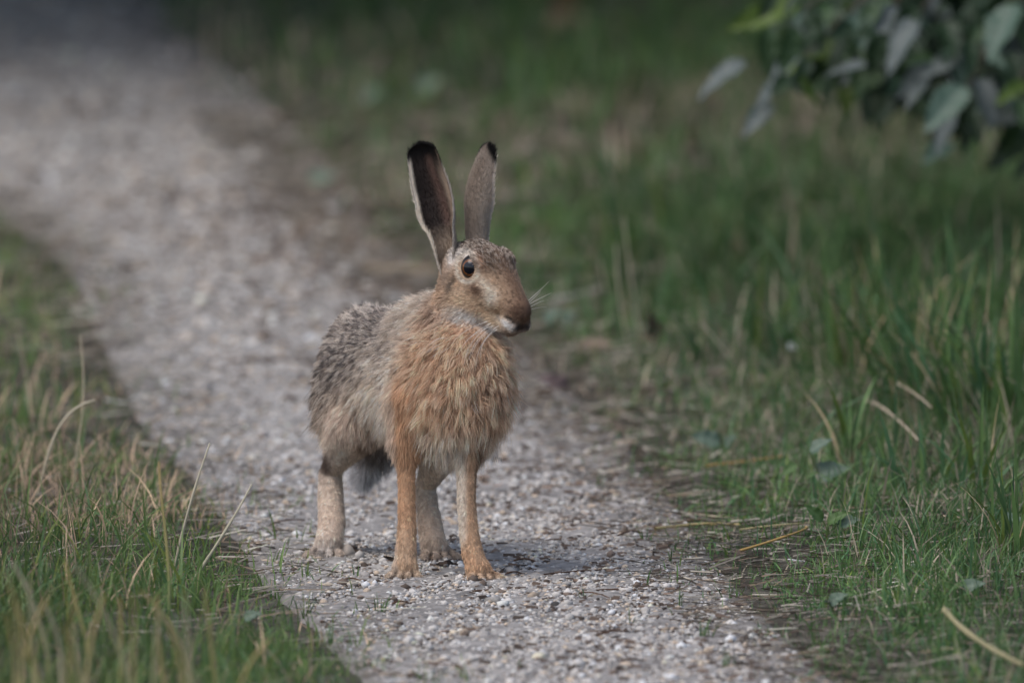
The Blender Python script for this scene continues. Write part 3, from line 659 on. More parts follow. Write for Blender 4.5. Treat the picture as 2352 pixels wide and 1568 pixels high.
def field(pile, n, y0, y1, side, reach, hfun, keepf, wd, dry=0.12, lean=0.55, lightf=1.0, clump=True):
    y = RNG.uniform(y0, y1, n); d = RNG.uniform(-0.17, 1, n)*reach
    x = xR(y) + d if side > 0 else xL(y) - d
    m = RNG.uniform(0, 1, n) < keepf(x, y, d)
    px = x/np.maximum(y + CAM_D, 1)*FPX + 1176; m &= (px > -420) & (px < 2750)
    if clump: m &= RNG.uniform(0, 1, n) < 0.35 + 0.65*sstep(-0.5, 0.5, vnoise(x, y, 13, 2) + 0.6*vnoise(x, y, 31, 12))
    x, y, d = x[m], y[m], d[m]; n = len(x)
    h = hfun(x, y, d)*RNG.lognormal(-0.1, 0.38, n)
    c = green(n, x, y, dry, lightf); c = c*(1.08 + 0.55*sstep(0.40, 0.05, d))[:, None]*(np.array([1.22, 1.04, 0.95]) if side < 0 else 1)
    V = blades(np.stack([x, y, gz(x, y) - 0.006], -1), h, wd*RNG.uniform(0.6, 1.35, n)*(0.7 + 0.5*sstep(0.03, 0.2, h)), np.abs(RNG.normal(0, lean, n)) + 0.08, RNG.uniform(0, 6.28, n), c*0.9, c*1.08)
    pile.add(*V)
edge_keep = lambda lo, hi: (lambda x, y, d: sstep(lo, hi, d + 0.05*vnoise(x, y, 9, 7) + 0.02*vnoise(x, y, 30, 1)))
# right verge
hr_ = lambda x, y, d: 0.020 + 0.022*sstep(0.02, 0.25, d) + 0.030*sstep(0.2, 0.5, d)*sstep(0.6, 2.2, y)
gp = Pile()
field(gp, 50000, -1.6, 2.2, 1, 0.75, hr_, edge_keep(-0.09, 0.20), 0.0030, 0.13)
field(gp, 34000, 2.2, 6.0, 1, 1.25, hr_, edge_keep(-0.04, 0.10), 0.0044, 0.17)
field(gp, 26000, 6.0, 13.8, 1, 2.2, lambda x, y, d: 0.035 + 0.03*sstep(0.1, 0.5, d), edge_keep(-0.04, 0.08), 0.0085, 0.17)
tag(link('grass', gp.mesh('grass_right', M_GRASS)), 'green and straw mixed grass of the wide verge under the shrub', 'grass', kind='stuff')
# left verge
gp = Pile()
hl_ = lambda x, y, d: 0.022 + 0.028*sstep(0.02, 0.16, d) + 0.012*sstep(0.2, 0.5, d)
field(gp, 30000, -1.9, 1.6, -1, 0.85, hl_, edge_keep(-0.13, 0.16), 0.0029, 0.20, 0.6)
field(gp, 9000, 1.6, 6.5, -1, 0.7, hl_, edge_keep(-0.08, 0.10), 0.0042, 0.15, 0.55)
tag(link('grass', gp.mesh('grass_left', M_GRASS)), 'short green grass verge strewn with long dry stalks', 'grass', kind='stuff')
# ground cover of tiny leaves and straw lying flat between the blades
gp = Pile(); n = 22000
y = RNG.uniform(-1.6, 9, n); sd_ = RNG.uniform(0, 1, n) < 0.72; d = np.abs(RNG.normal(0, 0.38, n)) - 0.08
x = np.where(sd_, xR(y) + d*(1 + y*0.12), xL(y) - d); px = x/(y + CAM_D)*FPX + 1176; m = (px > -300) & (px < 2600); x, y = x[m], y[m]; n = len(x)
L = np.minimum(RNG.lognormal(-3.6, 0.5, n), 0.07)*(1 + y*0.08); c = np.array([0.25, 0.222, 0.178])*RNG.lognormal(-0.3, 0.5, n)[:, None]; c[RNG.uniform(0, 1, n) < 0.3] *= np.array([0.6, 0.5, 0.42])
az = RNG.normal(0, 0.9, n) + np.where(RNG.uniform(0, 1, n) < 0.5, 0, math.pi); dv = np.stack([np.cos(az), np.sin(az), RNG.normal(0.05, 0.12, n)], -1); p0 = np.stack([x, y, gz(x, y) + RNG.uniform(0.003, 0.012, n)], -1)
sdv = np.stack([-np.sin(az), np.cos(az), np.full(n, 0.5)], -1)*(RNG.uniform(0.0006, 0.0016, n)*(1 + y*0.1))[:, None]
V = np.stack([p0 - sdv, p0 + sdv, p0 + dv*L[:, None] + sdv*0.6, p0 + dv*L[:, None] - sdv*0.6], 1).reshape(-1, 3)
gp.add(V, np.arange(4*n).reshape(n, 4), np.repeat(np.clip(c, 0.01, 0.5), 4, 0))
n = 4200; y = RNG.uniform(-1.6, 7, n); t_ = RNG.beta(3.0, 1.5, n)*1.08; x = xL(y) + (xR(y) - xL(y))*t_; az = RNG.normal(0, 0.7, n); L = np.minimum(RNG.lognormal(-5.2, 0.5, n), 0.014)*(1 + 0.12*np.clip(y, 0, 9))
dv = np.stack([np.cos(az), np.sin(az), RNG.normal(0, 0.08, n)], -1); p0 = np.stack([x, y, gz(x, y) + RNG.uniform(0.006, 0.010, n)], -1); sdv = np.stack([-np.sin(az), np.cos(az), np.full(n, 0.8)], -1)*(L*RNG.uniform(0.08, 0.22, n))[:, None]
V = np.stack([p0 - sdv, p0 + sdv, p0 + dv*L[:, None] + sdv*0.7, p0 + dv*L[:, None] - sdv*0.7], 1).reshape(-1, 3); c = np.array([0.085, 0.058, 0.042])*RNG.lognormal(-0.1, 0.45, n)[:, None]
gp.add(V, np.arange(4*n).reshape(n, 4), np.repeat(np.clip(c, 0.01, 0.4), 4, 0))
tag(link('plant_litter', gp.mesh('plant_litter', M_STRAW)), 'dry straw bits and brown litter lying among the grass', 'litter', kind='stuff')

# ------------------------------------------------------------------ taller tussocks on the right verge, each with its blades
def tussock(px, py, n, h, spread, label, dry=0.1, wd=0.0072):
    o = G(px, py); e = empty('grass_tussock', o)
    a = RNG.uniform(0, 6.28, n); r = np.abs(RNG.normal(0, spread, n)); x = o[0] + r*np.cos(a); y = o[1] + r*np.sin(a)
    hh = h*RNG.uniform(0.55, 1.15, n); c = green(n, x, y, 0.0, 1.15); dr = RNG.uniform(0, 1, n) < dry
    for nm, msk, mat in (('green_blades', ~dr, M_GRASS), ('dry_blades', dr, M_STRAW)):
        k = msk.sum()
        if k < 1: continue
        cc = c[msk]
        if nm == 'dry_blades': cc = np.array([0.36, 0.28, 0.17])*RNG.lognormal(0, 0.25, k)[:, None]
        V = blades(np.stack([x, y, gz(x, y) - 0.006], -1)[msk], hh[msk], wd*RNG.uniform(0.6, 1.4, k)*(0.6 if nm == 'dry_blades' else 1), np.abs(RNG.normal(0.16, 0.42, k)), a[msk] + RNG.normal(0, 0.6, k), cc*0.85, cc*1.1, seg=6)
        b = child(nm, npmesh(nm, *V[:2], mat, V[2]), e); b['kind'] = 'stuff'
    tag(e, label, 'grass tuft', 'grass tufts in the verge under the shrub'); return e
for px, py, n, h, sp in [(1960, 900, 40, .225, .035), (2120, 960, 56, .220, .045), (2230, 1000, 50, .220, .045), (2330, 1010, 46, .205, .040), (2050, 830, 34, .215, .040), (2200, 860, 40, .205, .05),
                         (1840, 840, 16, .165, .04), (1740, 850, 14, .150, .04), (1620, 860, 12, .14, .035), (1500, 760, 10, .150, .04), (1420, 700, 9, .16, .03), (2290, 820, 36, .20, .05),
                         (1900, 700, 16, .15, .07), (1700, 640, 12, .15, .07), (1550, 560, 12, .16, .07), (1950, 1080, 20, .13, .03), (2250, 1150, 30, .14, .04), (2340, 1290, 34, .13, .04), (2120, 1130, 20, .12, .035)]:
    tussock(px, py, n, h, sp, 'tall green grass tuft standing in front of the shrub' if h > .19 else 'low dense grass tuft near the broadleaf weeds' if py > 1050 else 'thin sparse grass tuft in the verge behind the dark dead leaf', 0.16)

def sprout(px, py, n, h):
    o = G(px, py); a = RNG.uniform(0, 6.28, n); r = np.abs(RNG.normal(0, 0.006, n)); x = o[0] + r*np.cos(a); y = o[1] + r*np.sin(a); c = green(n, x, y, 0.05, 1.2)
    V = blades(np.stack([x, y, gz(x, y) - 0.002], -1), h*RNG.uniform(0.5, 1.2, n), 0.0022*RNG.uniform(0.7, 1.2, n), np.abs(RNG.normal(0.3, 0.4, n)), a, c*0.9, c*1.1)
    tag(link('grass_sprout', npmesh('grass_sprout', V[0], V[1], M_GRASS, V[2])), 'small green grass sprout growing out of the bare gravel', 'grass', 'grass sprouts in the gravel')
for px, py, n, h in [(870, 1410, 7, .03), (950, 1330, 4, .022), (1450, 1440, 7, .035), (1345, 1375, 6, .022), (820, 1330, 5, .02), (700, 1420, 9, .035), (760, 1480, 10, .035), (835, 1540, 9, .03), (1560, 1400, 7, .03), (1540, 1300, 6, .028), (1610, 1470, 8, .03), (1480, 1250, 5, .025), (1660, 1540, 9, .03), (1190, 1540, 4, .02), (700, 1330, 7, .028), (1380, 1130, 5, .03), (1680, 1380, 9, .035)]: sprout(px, py, n, h)

# ------------------------------------------------------------------ single stalks
def stalk(name, pts, r0, r1, col_, label, cat, group=None, mat=M_STRAW, parent=None, colt=None, ns_=6):
    P = np.array(pts, float); d = np.concatenate([[0], np.cumsum(np.linalg.norm(np.diff(P, axis=0), axis=1))]); d /= d[-1]
    deg = min(3, len(P) - 1); t = np.linspace(0, 1, 14); Q = np.stack([np.polyval(np.polyfit(d, P[:, i], deg), t) for i in range(3)], -1)
    T = unit(np.gradient(Q, axis=0)); sx = unit(np.cross(T, [0.3, 0.9, 0.2])); sy = np.cross(T, sx); a = np.linspace(0, 2*math.pi, ns_, endpoint=False)
    r = r0 + (r1 - r0)*t**1.4; r = r*(1 + 0.12*np.sin(t*17 + RNG.uniform(0, 6)))
    V = Q[:, None] + r[:, None, None]*(np.cos(a)[None, :, None]*sx[:, None] + np.sin(a)[None, :, None]*sy[:, None])
    ix = np.arange(14*ns_).reshape(14, ns_); i2 = np.roll(ix, -1, 1); F = np.stack([ix[:-1], i2[:-1], i2[1:], ix[1:]], -1).reshape(-1, 4)
    c0 = np.array(col_); c1 = c0 if colt is None else np.array(colt); cc = c0 + (c1 - c0)*t[:, None]; cc = np.repeat(cc[:, None], ns_, 1).reshape(-1, 3)
    me = npmesh(name, V.reshape(-1, 3), F, mat, cc)
    if parent is not None: return child(name, me, parent)
    e = link(name, me); tag(e, label, cat, group); return e
def on_ground(px, py, dz=0.0): p = G(px, py); return p + np.array([0, 0, dz])
STR, PALE, GOLD, GRN = (0.44, 0.37, 0.25), (0.62, 0.55, 0.41), (0.52, 0.37, 0.15), (0.26, 0.30, 0.12)
def up_stalk(base, tips, r0, r1, c, label, ct=None, dY=0.0, group='dry grass stalks opposite the shrub'):
    b = G(*base); pts = [b] + [A(x, y, b[1] + dY*(i + 1)/len(tips)) for i, (x, y) in enumerate(tips)]
    return stalk('straw_stalk', pts, r0, r1, c, label, 'straw', group, colt=ct)
up_stalk((82, 1150), [(118, 1020), (150, 960), (218, 918)], .0022, .0010, STR, 'pale straw stalk with its tip bent over sideways, in short grass', PALE)
up_stalk((172, 1160), [(178, 1030), (190, 930), (184, 770)], .0011, .0007, (0.22, 0.2, 0.12), 'thin upright straw with a blurred pale top beside the bent stalk', STR, 0.35)
up_stalk((386, 1420), [(384, 1260), (372, 1150), (365, 1060)], .0021, .0010, GRN, 'golden upright straw between two leaning pale stalks', GOLD)
up_stalk((396, 1330), [(420, 1220), (448, 1120), (482, 1018)], .0021, .0010, (0.3, 0.26, 0.19), 'leaning pale straw stalk just beside the golden upright straw', PALE)
up_stalk((440, 1340), [(490, 1262), (535, 1190), (578, 1112)], .0022, .0010, (0.3, 0.29, 0.19), 'strongly leaning pale straw whose tip points at the hare', PALE)
up_stalk((215, 1560), [(190, 1440), (160, 1330), (150, 1290)], .0022, .0010, GRN, 'green-based straw with golden top among short grass', GOLD)
LB = 'blurred golden straw stalk in the grass opposite the shrub'
for k in range(26):
    x0 = random.uniform(-60, 560); Yb = random.uniform(-2.5, -1.7); topy = random.uniform(1270, 1440) + max(0, x0 - 330)*0.18; dx = random.gauss(-25, 45); bend = random.gauss(0, 18)
    b = np.array([view_x(Yb, x0), Yb, 0.0]); b[2] = gz(b[0], b[1]); c0 = random.choice([(0.46, 0.42, 0.20), (0.38, 0.40, 0.17), (0.52, 0.45, 0.28)]); c1 = random.choice([(0.60, 0.46, 0.20), (0.62, 0.54, 0.36), (0.55, 0.42, 0.17)])
    stalk('straw_stalk', [b, A(x0 + dx*0.35 + bend, (1640 + topy)/2, Yb - 0.02), A(x0 + dx, topy, Yb - 0.05)], random.uniform(.0020, .0032), random.uniform(.0010, .0018), c0, LB, 'straw', 'blurred golden straw opposite the shrub', colt=c1)
LF = 'faint out-of-focus straw behind the bent-over straw stalk'
for b, tp in [((80, 1000), [(62, 870), (40, 762)]), ((30, 1120), [(40, 1020), (30, 960)]), ((100, 1030), [(90, 900), (82, 850)])]:
    bp = G(*b); stalk('straw_stalk', [bp] + [A(x, y, bp[1] + 0.5) for x, y in tp], .0022, .0014, (0.28, 0.24, 0.15), LF, 'straw', 'blurred straw behind the bent stalk', colt=STR)
LV = 'thin tan straw standing upright in the verge beneath the shrub'
for b, tp in [((1860, 790), [(1855, 700), (1838, 640)]), ((1480, 800), [(1450, 640), (1432, 500)]), ((1405, 720), [(1390, 660), (1378, 600)]), ((1850, 730), [(1812, 690), (1785, 640)]), ((1955, 860), [(1945, 780), (1960, 700)]),
              ((1720, 880), [(1660, 800), (1610, 740)]), ((1690, 860), [(1690, 800), (1700, 720)]), ((1450, 820), [(1425, 700), (1415, 560)]), ((1900, 850), [(1880, 770), (1868, 700)]), ((2130, 960), [(2105, 860), (2110, 790)]), ((2280, 880), [(2262, 800), (2270, 740)]), ((2330, 760), [(2338, 720), (2318, 690)])]:
    bp = G(*b); stalk('straw_stalk', [bp] + [A(x, y, bp[1] - 0.02) for x, y in tp], .0016, .0007, STR, LV, 'straw', 'straw standing beneath the shrub', colt=PALE)
def lying(pxs, r, c, label, cat='straw', name='straw_stalk', group=None, dz=0.006, ct=None):
    pts = [on_ground(x, y, dz) for x, y in pxs]; pts.insert(1, (pts[0] + pts[-1])/2 + np.array([0, 0, 0.003])) if len(pts) == 2 else None
    return stalk(name, pts, r, r*0.7, c, label, cat, group, colt=ct)
lying([(1622, 1090), (1710, 1080), (1800, 1068)], .0018, (0.40, 0.25, 0.09), 'orange-brown stem lying just behind the broad grey-green leaf', dz=0.012)
lying([(1505, 1232), (1600, 1222), (1700, 1222)], .0021, (0.42, 0.33, 0.15), 'yellow stem lying across the path edge beside gravel', dz=0.010)
lying([(1700, 1290), (1790, 1262), (1850, 1235)], .0017, (0.40, 0.26, 0.09), 'golden stem lying slanted across bare soil at the verge', dz=0.014)
lying([(1530, 1212), (1600, 1205), (1680, 1196)], .0015, (0.17, 0.10, 0.05), 'dark brown stem lying along the yellow one')
lying([(1580, 1190), (1640, 1196), (1700, 1202)], .0014, (0.45, 0.38, 0.27), 'pale grey stem lying flat at the path edge')
lying([(1700, 1238), (1780, 1228), (1860, 1222)], .0013, (0.38, 0.33, 0.18), 'thin pale yellow straw under the grass tips', dz=0.012)
lying([(1990, 1005), (2060, 1050), (2110, 1100)], .0022, (0.40, 0.33, 0.24), 'long dry tan culm leaning into the dense tall grass', dz=0.05)
lying([(2060, 1000), (2140, 1060)], .0018, (0.40, 0.33, 0.24), 'shorter dry tan culm deep in the tall grass', dz=0.07)
lying([(2170, 1480), (2260, 1560), (2352, 1610)], .0035, (0.33, 0.29, 0.16), 'thick blurred pale straw lying on low grass past the weeds', dz=0.04)
TW = 'short reddish-brown twig lying on pale gravel'
for pxs, r in [([(1086, 1368), (1115, 1366), (1150, 1364)], .0013), ([(1370, 1366), (1420, 1364), (1460, 1366)], .0012), ([(960, 1534), (1010, 1536), (1060, 1552)], .0014), ([(900, 1398), (940, 1396)], .0012), ([(1250, 1330), (1330, 1322), (1400, 1318)], .0012),
               ([(905, 1330), (930, 1334)], .0010), ([(1160, 1330), (1200, 1328)], .0011), ([(790, 1342), (830, 1346)], .0012), ([(1330, 1372), (1400, 1384)], .0010), ([(1420, 1532), (1480, 1528)], .0013), ([(1370, 1470), (1440, 1462)], .0014), ([(1180, 1298), (1230, 1300)], .0014),
               ([(560, 1150), (640, 1140)], .0013), ([(1290, 1140), (1340, 1150)], .0015), ([(1420, 1240), (1470, 1232)], .0014), ([(620, 1215), (700, 1205)], .0013)]:
    lying(pxs, r, (0.10, 0.052, 0.030), TW, 'twig', 'twig', 'twigs on the gravel path', dz=0.006)
lying([(830, 634), (920, 634), (1010, 636)], .009, (0.24, 0.19, 0.13), 'blurred pale brown stick lying across the path behind the head of the hare', 'stick', 'stick', dz=0.01)
lying([(560, 838), (720, 842), (900, 846)], .006, (0.10, 0.08, 0.065), 'dark thin stick lying across the path behind the rump of the hare', 'stick', 'stick', dz=0.006)

# ------------------------------------------------------------------ pebbles one can pick out
PV, PF = ico(3)
def pebble_mesh(seed):
    r = np.random.default_rng(seed); V = PV.copy(); d = 0
    for _ in range(9):
        k = r.normal(0, 1, 3)*r.uniform(1.2, 3.2); d = d + np.sin(V @ k + r.uniform(0, 6.28))
    V = V*(1 + 0.055*d)[:, None]*np.array([1, r.uniform(.75, .95), r.uniform(.5, .75)]); c = np.array([0.40, 0.37, 0.345])*r.uniform(0.75, 1.25)*np.ones((len(V), 1))
    return V, c
PM = []
for i in range(8):
    V, c = pebble_mesh(i + 20); PM.append(npmesh('pebble', V, PF, M_STONE, c))
PL = 'pale limestone pebble larger than the gravel around it'
def pebble(px, py, r, me, label=PL, group='larger pebbles on the path', tintm=None):
    p = on_ground(px, py, 0); o = link('pebble', me); o.location = (p[0], p[1], p[2] + r*0.35 + 0.002); o.rotation_euler = (random.uniform(-.2, .2), random.uniform(-.2, .2), random.uniform(0, 6.28)); o.scale = (r, r, r); tag(o, label, 'stone', group); return o
for i, (px, py, r) in enumerate([(690, 1302, .007), (840, 1330, .006), (760, 1345, .005), (680, 1360, .006), (715, 1390, .006), (1165, 1408, .006), (1320, 1420, .007), (1350, 1345, .006), (1240, 1300, .006), (1110, 1470, .008), (1490, 1480, .009), (1290, 1512, .008), (1210, 1240, .007), (1420, 1180, .008),
                                  (640, 1110, .009), (560, 1175, .008), (1265, 1100, .009), (1330, 1080, .010), (1480, 1160, .009), (600, 1010, .012), (470, 900, .014), (380, 830, .015), (500, 880, .012), (860, 1352, .005), (1055, 1372, .005), (1000, 1420, .005), (1190, 1370, .0055), (905, 1445, .006), (1440, 1420, .006), (1150, 1350, .005), (890, 1300, .0055), (650, 1275, .007)]):
    pebble(px, py, r, PM[i % 8])
V, c = pebble_mesh(77); pebble(797, 1282, .0125, npmesh('pebble', V*np.array([1, .9, 1.7]), PF, M_STONE, c*np.array([1.15, 1.08, 1.0])), 'round tan-grey stone touching the hind paw of the hare', None)
V, c = pebble_mesh(78); pebble(1275, 1396, .0065, npmesh('pebble', V, PF, M_STONE, c*0.18), 'small dark grey pebble alone on pale gravel', None)
V, c = pebble_mesh(79)
for px, py, r in [(872, 1432, .0045), (742, 1434, .004), (995, 1442, .0045), (1240, 1395, .003), (1395, 1462, .004)]:
    pebble(px, py, r, npmesh('pebble', V, PF, M_STONE, c*np.array([0.22, 0.15, 0.12])), 'tiny dark brown clod lying on pale gravel', 'dark clods on the path')

# ------------------------------------------------------------------ leaves
def leaf_mesh(name, mat, c0, c1, n=9, m=7, wid=0.5, fold=0.18, arch=0.15, serr=0.09, teeth=9, tipp=1.6, seed=0):
    """unit-long blade along +X with a midrib fold, arched along its length and toothed at the rim"""
    r = np.random.default_rng(seed); t = np.linspace(0, 1, 2*teeth + 1); s = np.linspace(-1, 1, m)
    w_ = wid*0.5*(np.sin(math.pi*np.clip(t, 0, 1)**(1/tipp)))**0.85; w_ = np.maximum(w_, 0.006)
    zig = 1 + serr*np.where(np.arange(len(t)) % 2 == 0, -1, 1)
    T, Sg = np.meshgrid(t, s, indexing='ij'); Wd = (w_[:, None]*np.where(np.abs(Sg) > 0.99, zig[:, None], 1))*Sg
    Zz = np.abs(Sg)*w_[:, None]*fold*2 - arch*(T - 0.1)**2 + 0.045*np.sin(T*19 + np.abs(Sg)*2 + seed)*np.abs(Sg)*wid + 0.05*np.sin(T*5 + seed*1.7)*Sg*wid + r.normal(0, 0.006, T.shape)
    V = np.stack([T, Wd, Zz], -1).reshape(-1, 3); ix = np.arange(T.size).reshape(T.shape)
    F = np.stack([ix[:-1, :-1], ix[1:, :-1], ix[1:, 1:], ix[:-1, 1:]], -1).reshape(-1, 4)
    vein = (np.exp(-(Sg/0.10)**2) + 0.35*(np.sin((T*1.0 - np.abs(Sg)*0.22)*2*math.pi*6) > 0.75)).clip(0, 1)
    C = np.array(c0) + (np.array(c1) - np.array(c0))*vein.reshape(-1, 1)
    return npmesh(name, V, F, mat, np.clip(C*(1 + r.normal(0, 0.06, (len(V), 1))), 0.004, 0.8))
def place(o, origin, xdir, nrm, L):
    x = unit(xdir); z = unit(np.asarray(nrm, float) - x*np.dot(nrm, x)); y = np.cross(z, x)
    M = Matrix(((x[0], y[0], z[0], 0), (x[1], y[1], z[1], 0), (x[2], y[2], z[2], 0), (0, 0, 0, 1))) @ Matrix.Scale(L, 4)
    M.translation = Vector(origin); o.matrix_world = M
LEAFM = {'dark': leaf_mesh('leaf_dark', M_LEAF, (0.018, 0.040, 0.016), (0.03, 0.06, 0.026), wid=0.46, seed=1), 'mid': leaf_mesh('leaf_mid', M_LEAF, (0.040, 0.080, 0.028), (0.06, 0.11, 0.045), wid=0.5, seed=2),
         'grey': leaf_mesh('leaf_sky_sheen', M_LEAF, (0.105, 0.130, 0.125), (0.135, 0.16, 0.15), wid=0.40, seed=3), 'lime': leaf_mesh('leaf_lime', M_LEAF, (0.075, 0.125, 0.014), (0.10, 0.15, 0.03), wid=0.42, seed=4),  # grey puts sky sheen, lime the light shining through, into the leaf colour
         'sage': leaf_mesh('leaf_sage', M_LEAF, (0.075, 0.125, 0.090), (0.10, 0.15, 0.115), wid=0.5, seed=5)}
# the shrub that hangs in from the right: stem outside the picture, boughs and single leaves
SB = np.array([1.22, 3.7, 0.0]); SB[2] = gz(SB[0], SB[1])
shrub = empty('shrub', SB); tag(shrub, 'broadleaf shrub with drooping leaves, some coloured with sky sheen, overhanging the grass verge', 'shrub')
stalk('trunk', [SB - [0, 0, .05], SB + [-.03, .02, .5], SB + [.02, 0, 1.1], SB + [-.02, .05, 1.7]], .035, .015, (0.075, 0.06, 0.045), None, None, mat=M_BARK, parent=shrub, ns_=10)
def bough(p0, p1, sag, r0): 
    p0, p1 = np.array(p0, float), np.array(p1, float); pts = [p0*(1 - t) + p1*t + np.array([0, 0, 1.])*(0.5*(t - t*t) - sag*t*t) for t in (0, .3, .65, 1)]
    stalk('branch', pts, r0, r0*0.25, (0.075, 0.06, 0.042), None, None, mat=M_BARK, parent=shrub, ns_=7); return np.array(pts)
def shrub_leaf(kind, origin, xdir, nrm, L):
    o = link('leaf', LEAFM[kind], shrub); o.matrix_parent_inverse = Matrix.Identity(4)
    x = unit(xdir); z = unit(np.asarray(nrm, float) - x*np.dot(nrm, x)); y = np.cross(z, x)
    M = Matrix(((x[0], y[0], z[0], 0), (x[1], y[1], z[1], 0), (x[2], y[2], z[2], 0), (0, 0, 0, 1))) @ Matrix.Scale(L, 4); M.translation = Vector(origin) - Vector(SB)
    o.matrix_basis = M
# leaves one can pick out: base pixel, tip pixel, depth, kind
HAND = [((1712, 142), (1596, 220), 3.6, 'grey'), ((1830, 130), (1765, 190), 3.5, 'grey'), ((1770, 235), (1705, 310), 3.5, 'grey'), ((1790, 190), (1738, 240), 3.5, 'grey'), ((1820, 175), (1770, 215), 3.45, 'dark'),
        ((1838, 8), (1700, 60), 3.7, 'lime'), ((1800, 25), (1668, 62), 3.75, 'lime'), ((1905, 60), (1890, 140), 3.6, 'lime'), ((1845, 25), (1838, 110), 3.55, 'grey'), ((1870, 100), (1855, 175), 3.5, 'dark'),
        ((2105, 40), (2030, 175), 3.35, 'grey'), ((2060, 15), (2000, 110), 3.5, 'grey'), ((2335, 10), (2260, 140), 3.3, 'sage'), ((2240, 110), (2110, 175), 3.45, 'grey'), ((2140, 150), (2060, 220), 3.5, 'grey'), ((2215, 200), (2120, 300), 3.3, 'sage'),
        ((2130, 180), (2075, 250), 3.45, 'grey'), ((2190, 260), (2145, 355), 3.4, 'grey'), ((2250, 180), (2285, 290), 3.5, 'grey'), ((2240, 250), (2250, 330), 3.55, 'dark'), ((2360, 190), (2285, 235), 3.3, 'lime'), ((2340, 230), (2352, 290), 3.35, 'mid'),
        ((1990, 120), (1965, 235), 3.55, 'mid'), ((1950, 170), (1940, 275), 3.6, 'lime'), ((2010, 200), (1985, 290), 3.6, 'dark'), ((1930, 60), (1905, 170), 3.65, 'dark'), ((2170, 50), (2200, 140), 3.45, 'dark'), ((2100, 90), (2120, 190), 3.6, 'dark'),
        ((2290, 60), (2250, 20), 3.5, 'dark'), ((1960, 20), (1985, 110), 3.5, 'sage'), ((2320, 120), (2345, 220), 3.5, 'dark'), ((2180, 330), (2120, 370), 3.45, 'sage'), ((1900, 10), (1880, 75), 3.6, 'mid'), ((2060, 110), (2010, 160), 3.6, 'dark')]
for (x0, y0), (x1, y1), Yd, kind in HAND:
    a = A(x0, y0, Yd + 0.03); b = A(x1, y1, Yd - 0.03*random.random()); L = np.linalg.norm(b - a)
    nrm = np.array([random.uniform(-.5, .3), -0.75 + random.uniform(-.2, .3), 0.8 + random.uniform(-.2, .3)])
    shrub_leaf(kind, a, b - a, nrm, max(L, 0.05)*0.98)
TIPS = [A(1830, 40, 3.65), A(1850, 130, 3.5), A(2090, 60, 3.5), A(2240, 150, 3.4), A(2200, 250, 3.4), A(2330, 40, 3.4), A(1960, 60, 3.6), A(1990, 150, 3.6), A(2340, 190, 3.4)]
for _ in range(90):
    bx, by = random.choice([(1830, 40), (1850, 130), (2090, 60), (2240, 150), (2200, 220), (2330, 60), (1960, 60), (1990, 150), (2340, 200), (2150, 110)]); o = A(bx + random.gauss(0, 45), by + random.gauss(-15, 38), random.uniform(3.35, 3.75))
    shrub_leaf(random.choices(['dark', 'mid', 'grey', 'lime', 'sage'], [6, 3, 1.5, 1, 1])[0], o, np.array([random.uniform(-1, .5), random.uniform(-.5, .3), random.uniform(-1.2, -.1)]), np.array([random.uniform(-.7, .6), random.uniform(-.8, .3), random.uniform(.2, 1)]), random.uniform(0.035, 0.075))
for i, tp in enumerate(TIPS): bough(SB + [0, 0, 0.55 + 0.12*i % 0.9], tp, 0.0, 0.008)
nfill = 0
while nfill < 520:
    ang = random.uniform(0, 6.28); rr = math.sqrt(random.random())*1.15; zz = random.uniform(0.36, 2.1); o = SB + np.array([rr*math.cos(ang)*0.95, rr*math.sin(ang)*0.95 + 0.2, zz])
    sx_, sy_ = project(o); deep = o[1] > 3.75
    low_edge = np.interp(sx_, [1700, 1850, 1950, 2060, 2200, 2352], [-60, 20, 60, 130, 190, 170]) + random.uniform(-50, 30)
    if o[1] < 3.1 or (sx_ < 2420 and sy_ > low_edge) or (sx_ < 2420 and sy_ > -40 and not deep) or sy_ > 330: continue
    dv = np.array([random.uniform(-1, .6), random.uniform(-.6, .6), random.uniform(-1.1, 0.1)]); nv = np.array([random.uniform(-.6, .6), random.uniform(-.8, .4), random.uniform(.2, 1)])
    shrub_leaf(random.choices(['dark', 'mid', 'grey', 'sage', 'lime'], [7, 3, 1, 0.6, 0.4])[0], o, dv, nv, random.uniform(0.07, 0.115)); nfill += 1
for _ in range(330):  # mostly dark leaf colour, massed here to imitate the shade inside the shrub
    sx_ = random.uniform(1900, 2420); lim = np.interp(sx_, [1850, 1950, 2060, 2200, 2300, 2420], [10, 80, 140, 215, 220, 300]); sy_ = random.uniform(-90, lim); o = A(sx_, sy_, random.uniform(3.7, 4.9))
    shrub_leaf(random.choices(['dark', 'mid', 'grey'], [8, 2, 0.6])[0], o, np.array([random.uniform(-1, .6), random.uniform(-.5, .5), random.uniform(-1.2, 0)]), np.array([random.uniform(-.6, .6), random.uniform(-.9, .2), random.uniform(.2, 1)]), random.uniform(0.08, 0.12))
for i in range(14):
    a = i/14*6.28; p = SB + np.array([0.8*math.cos(a), 0.8*math.sin(a), random.uniform(0.9, 1.8)])
    if project(p)[0] > 2200 or project(p)[1] < -50: bough(SB + [0, 0, random.uniform(.6, 1.5)], p, 0.0, 0.009)

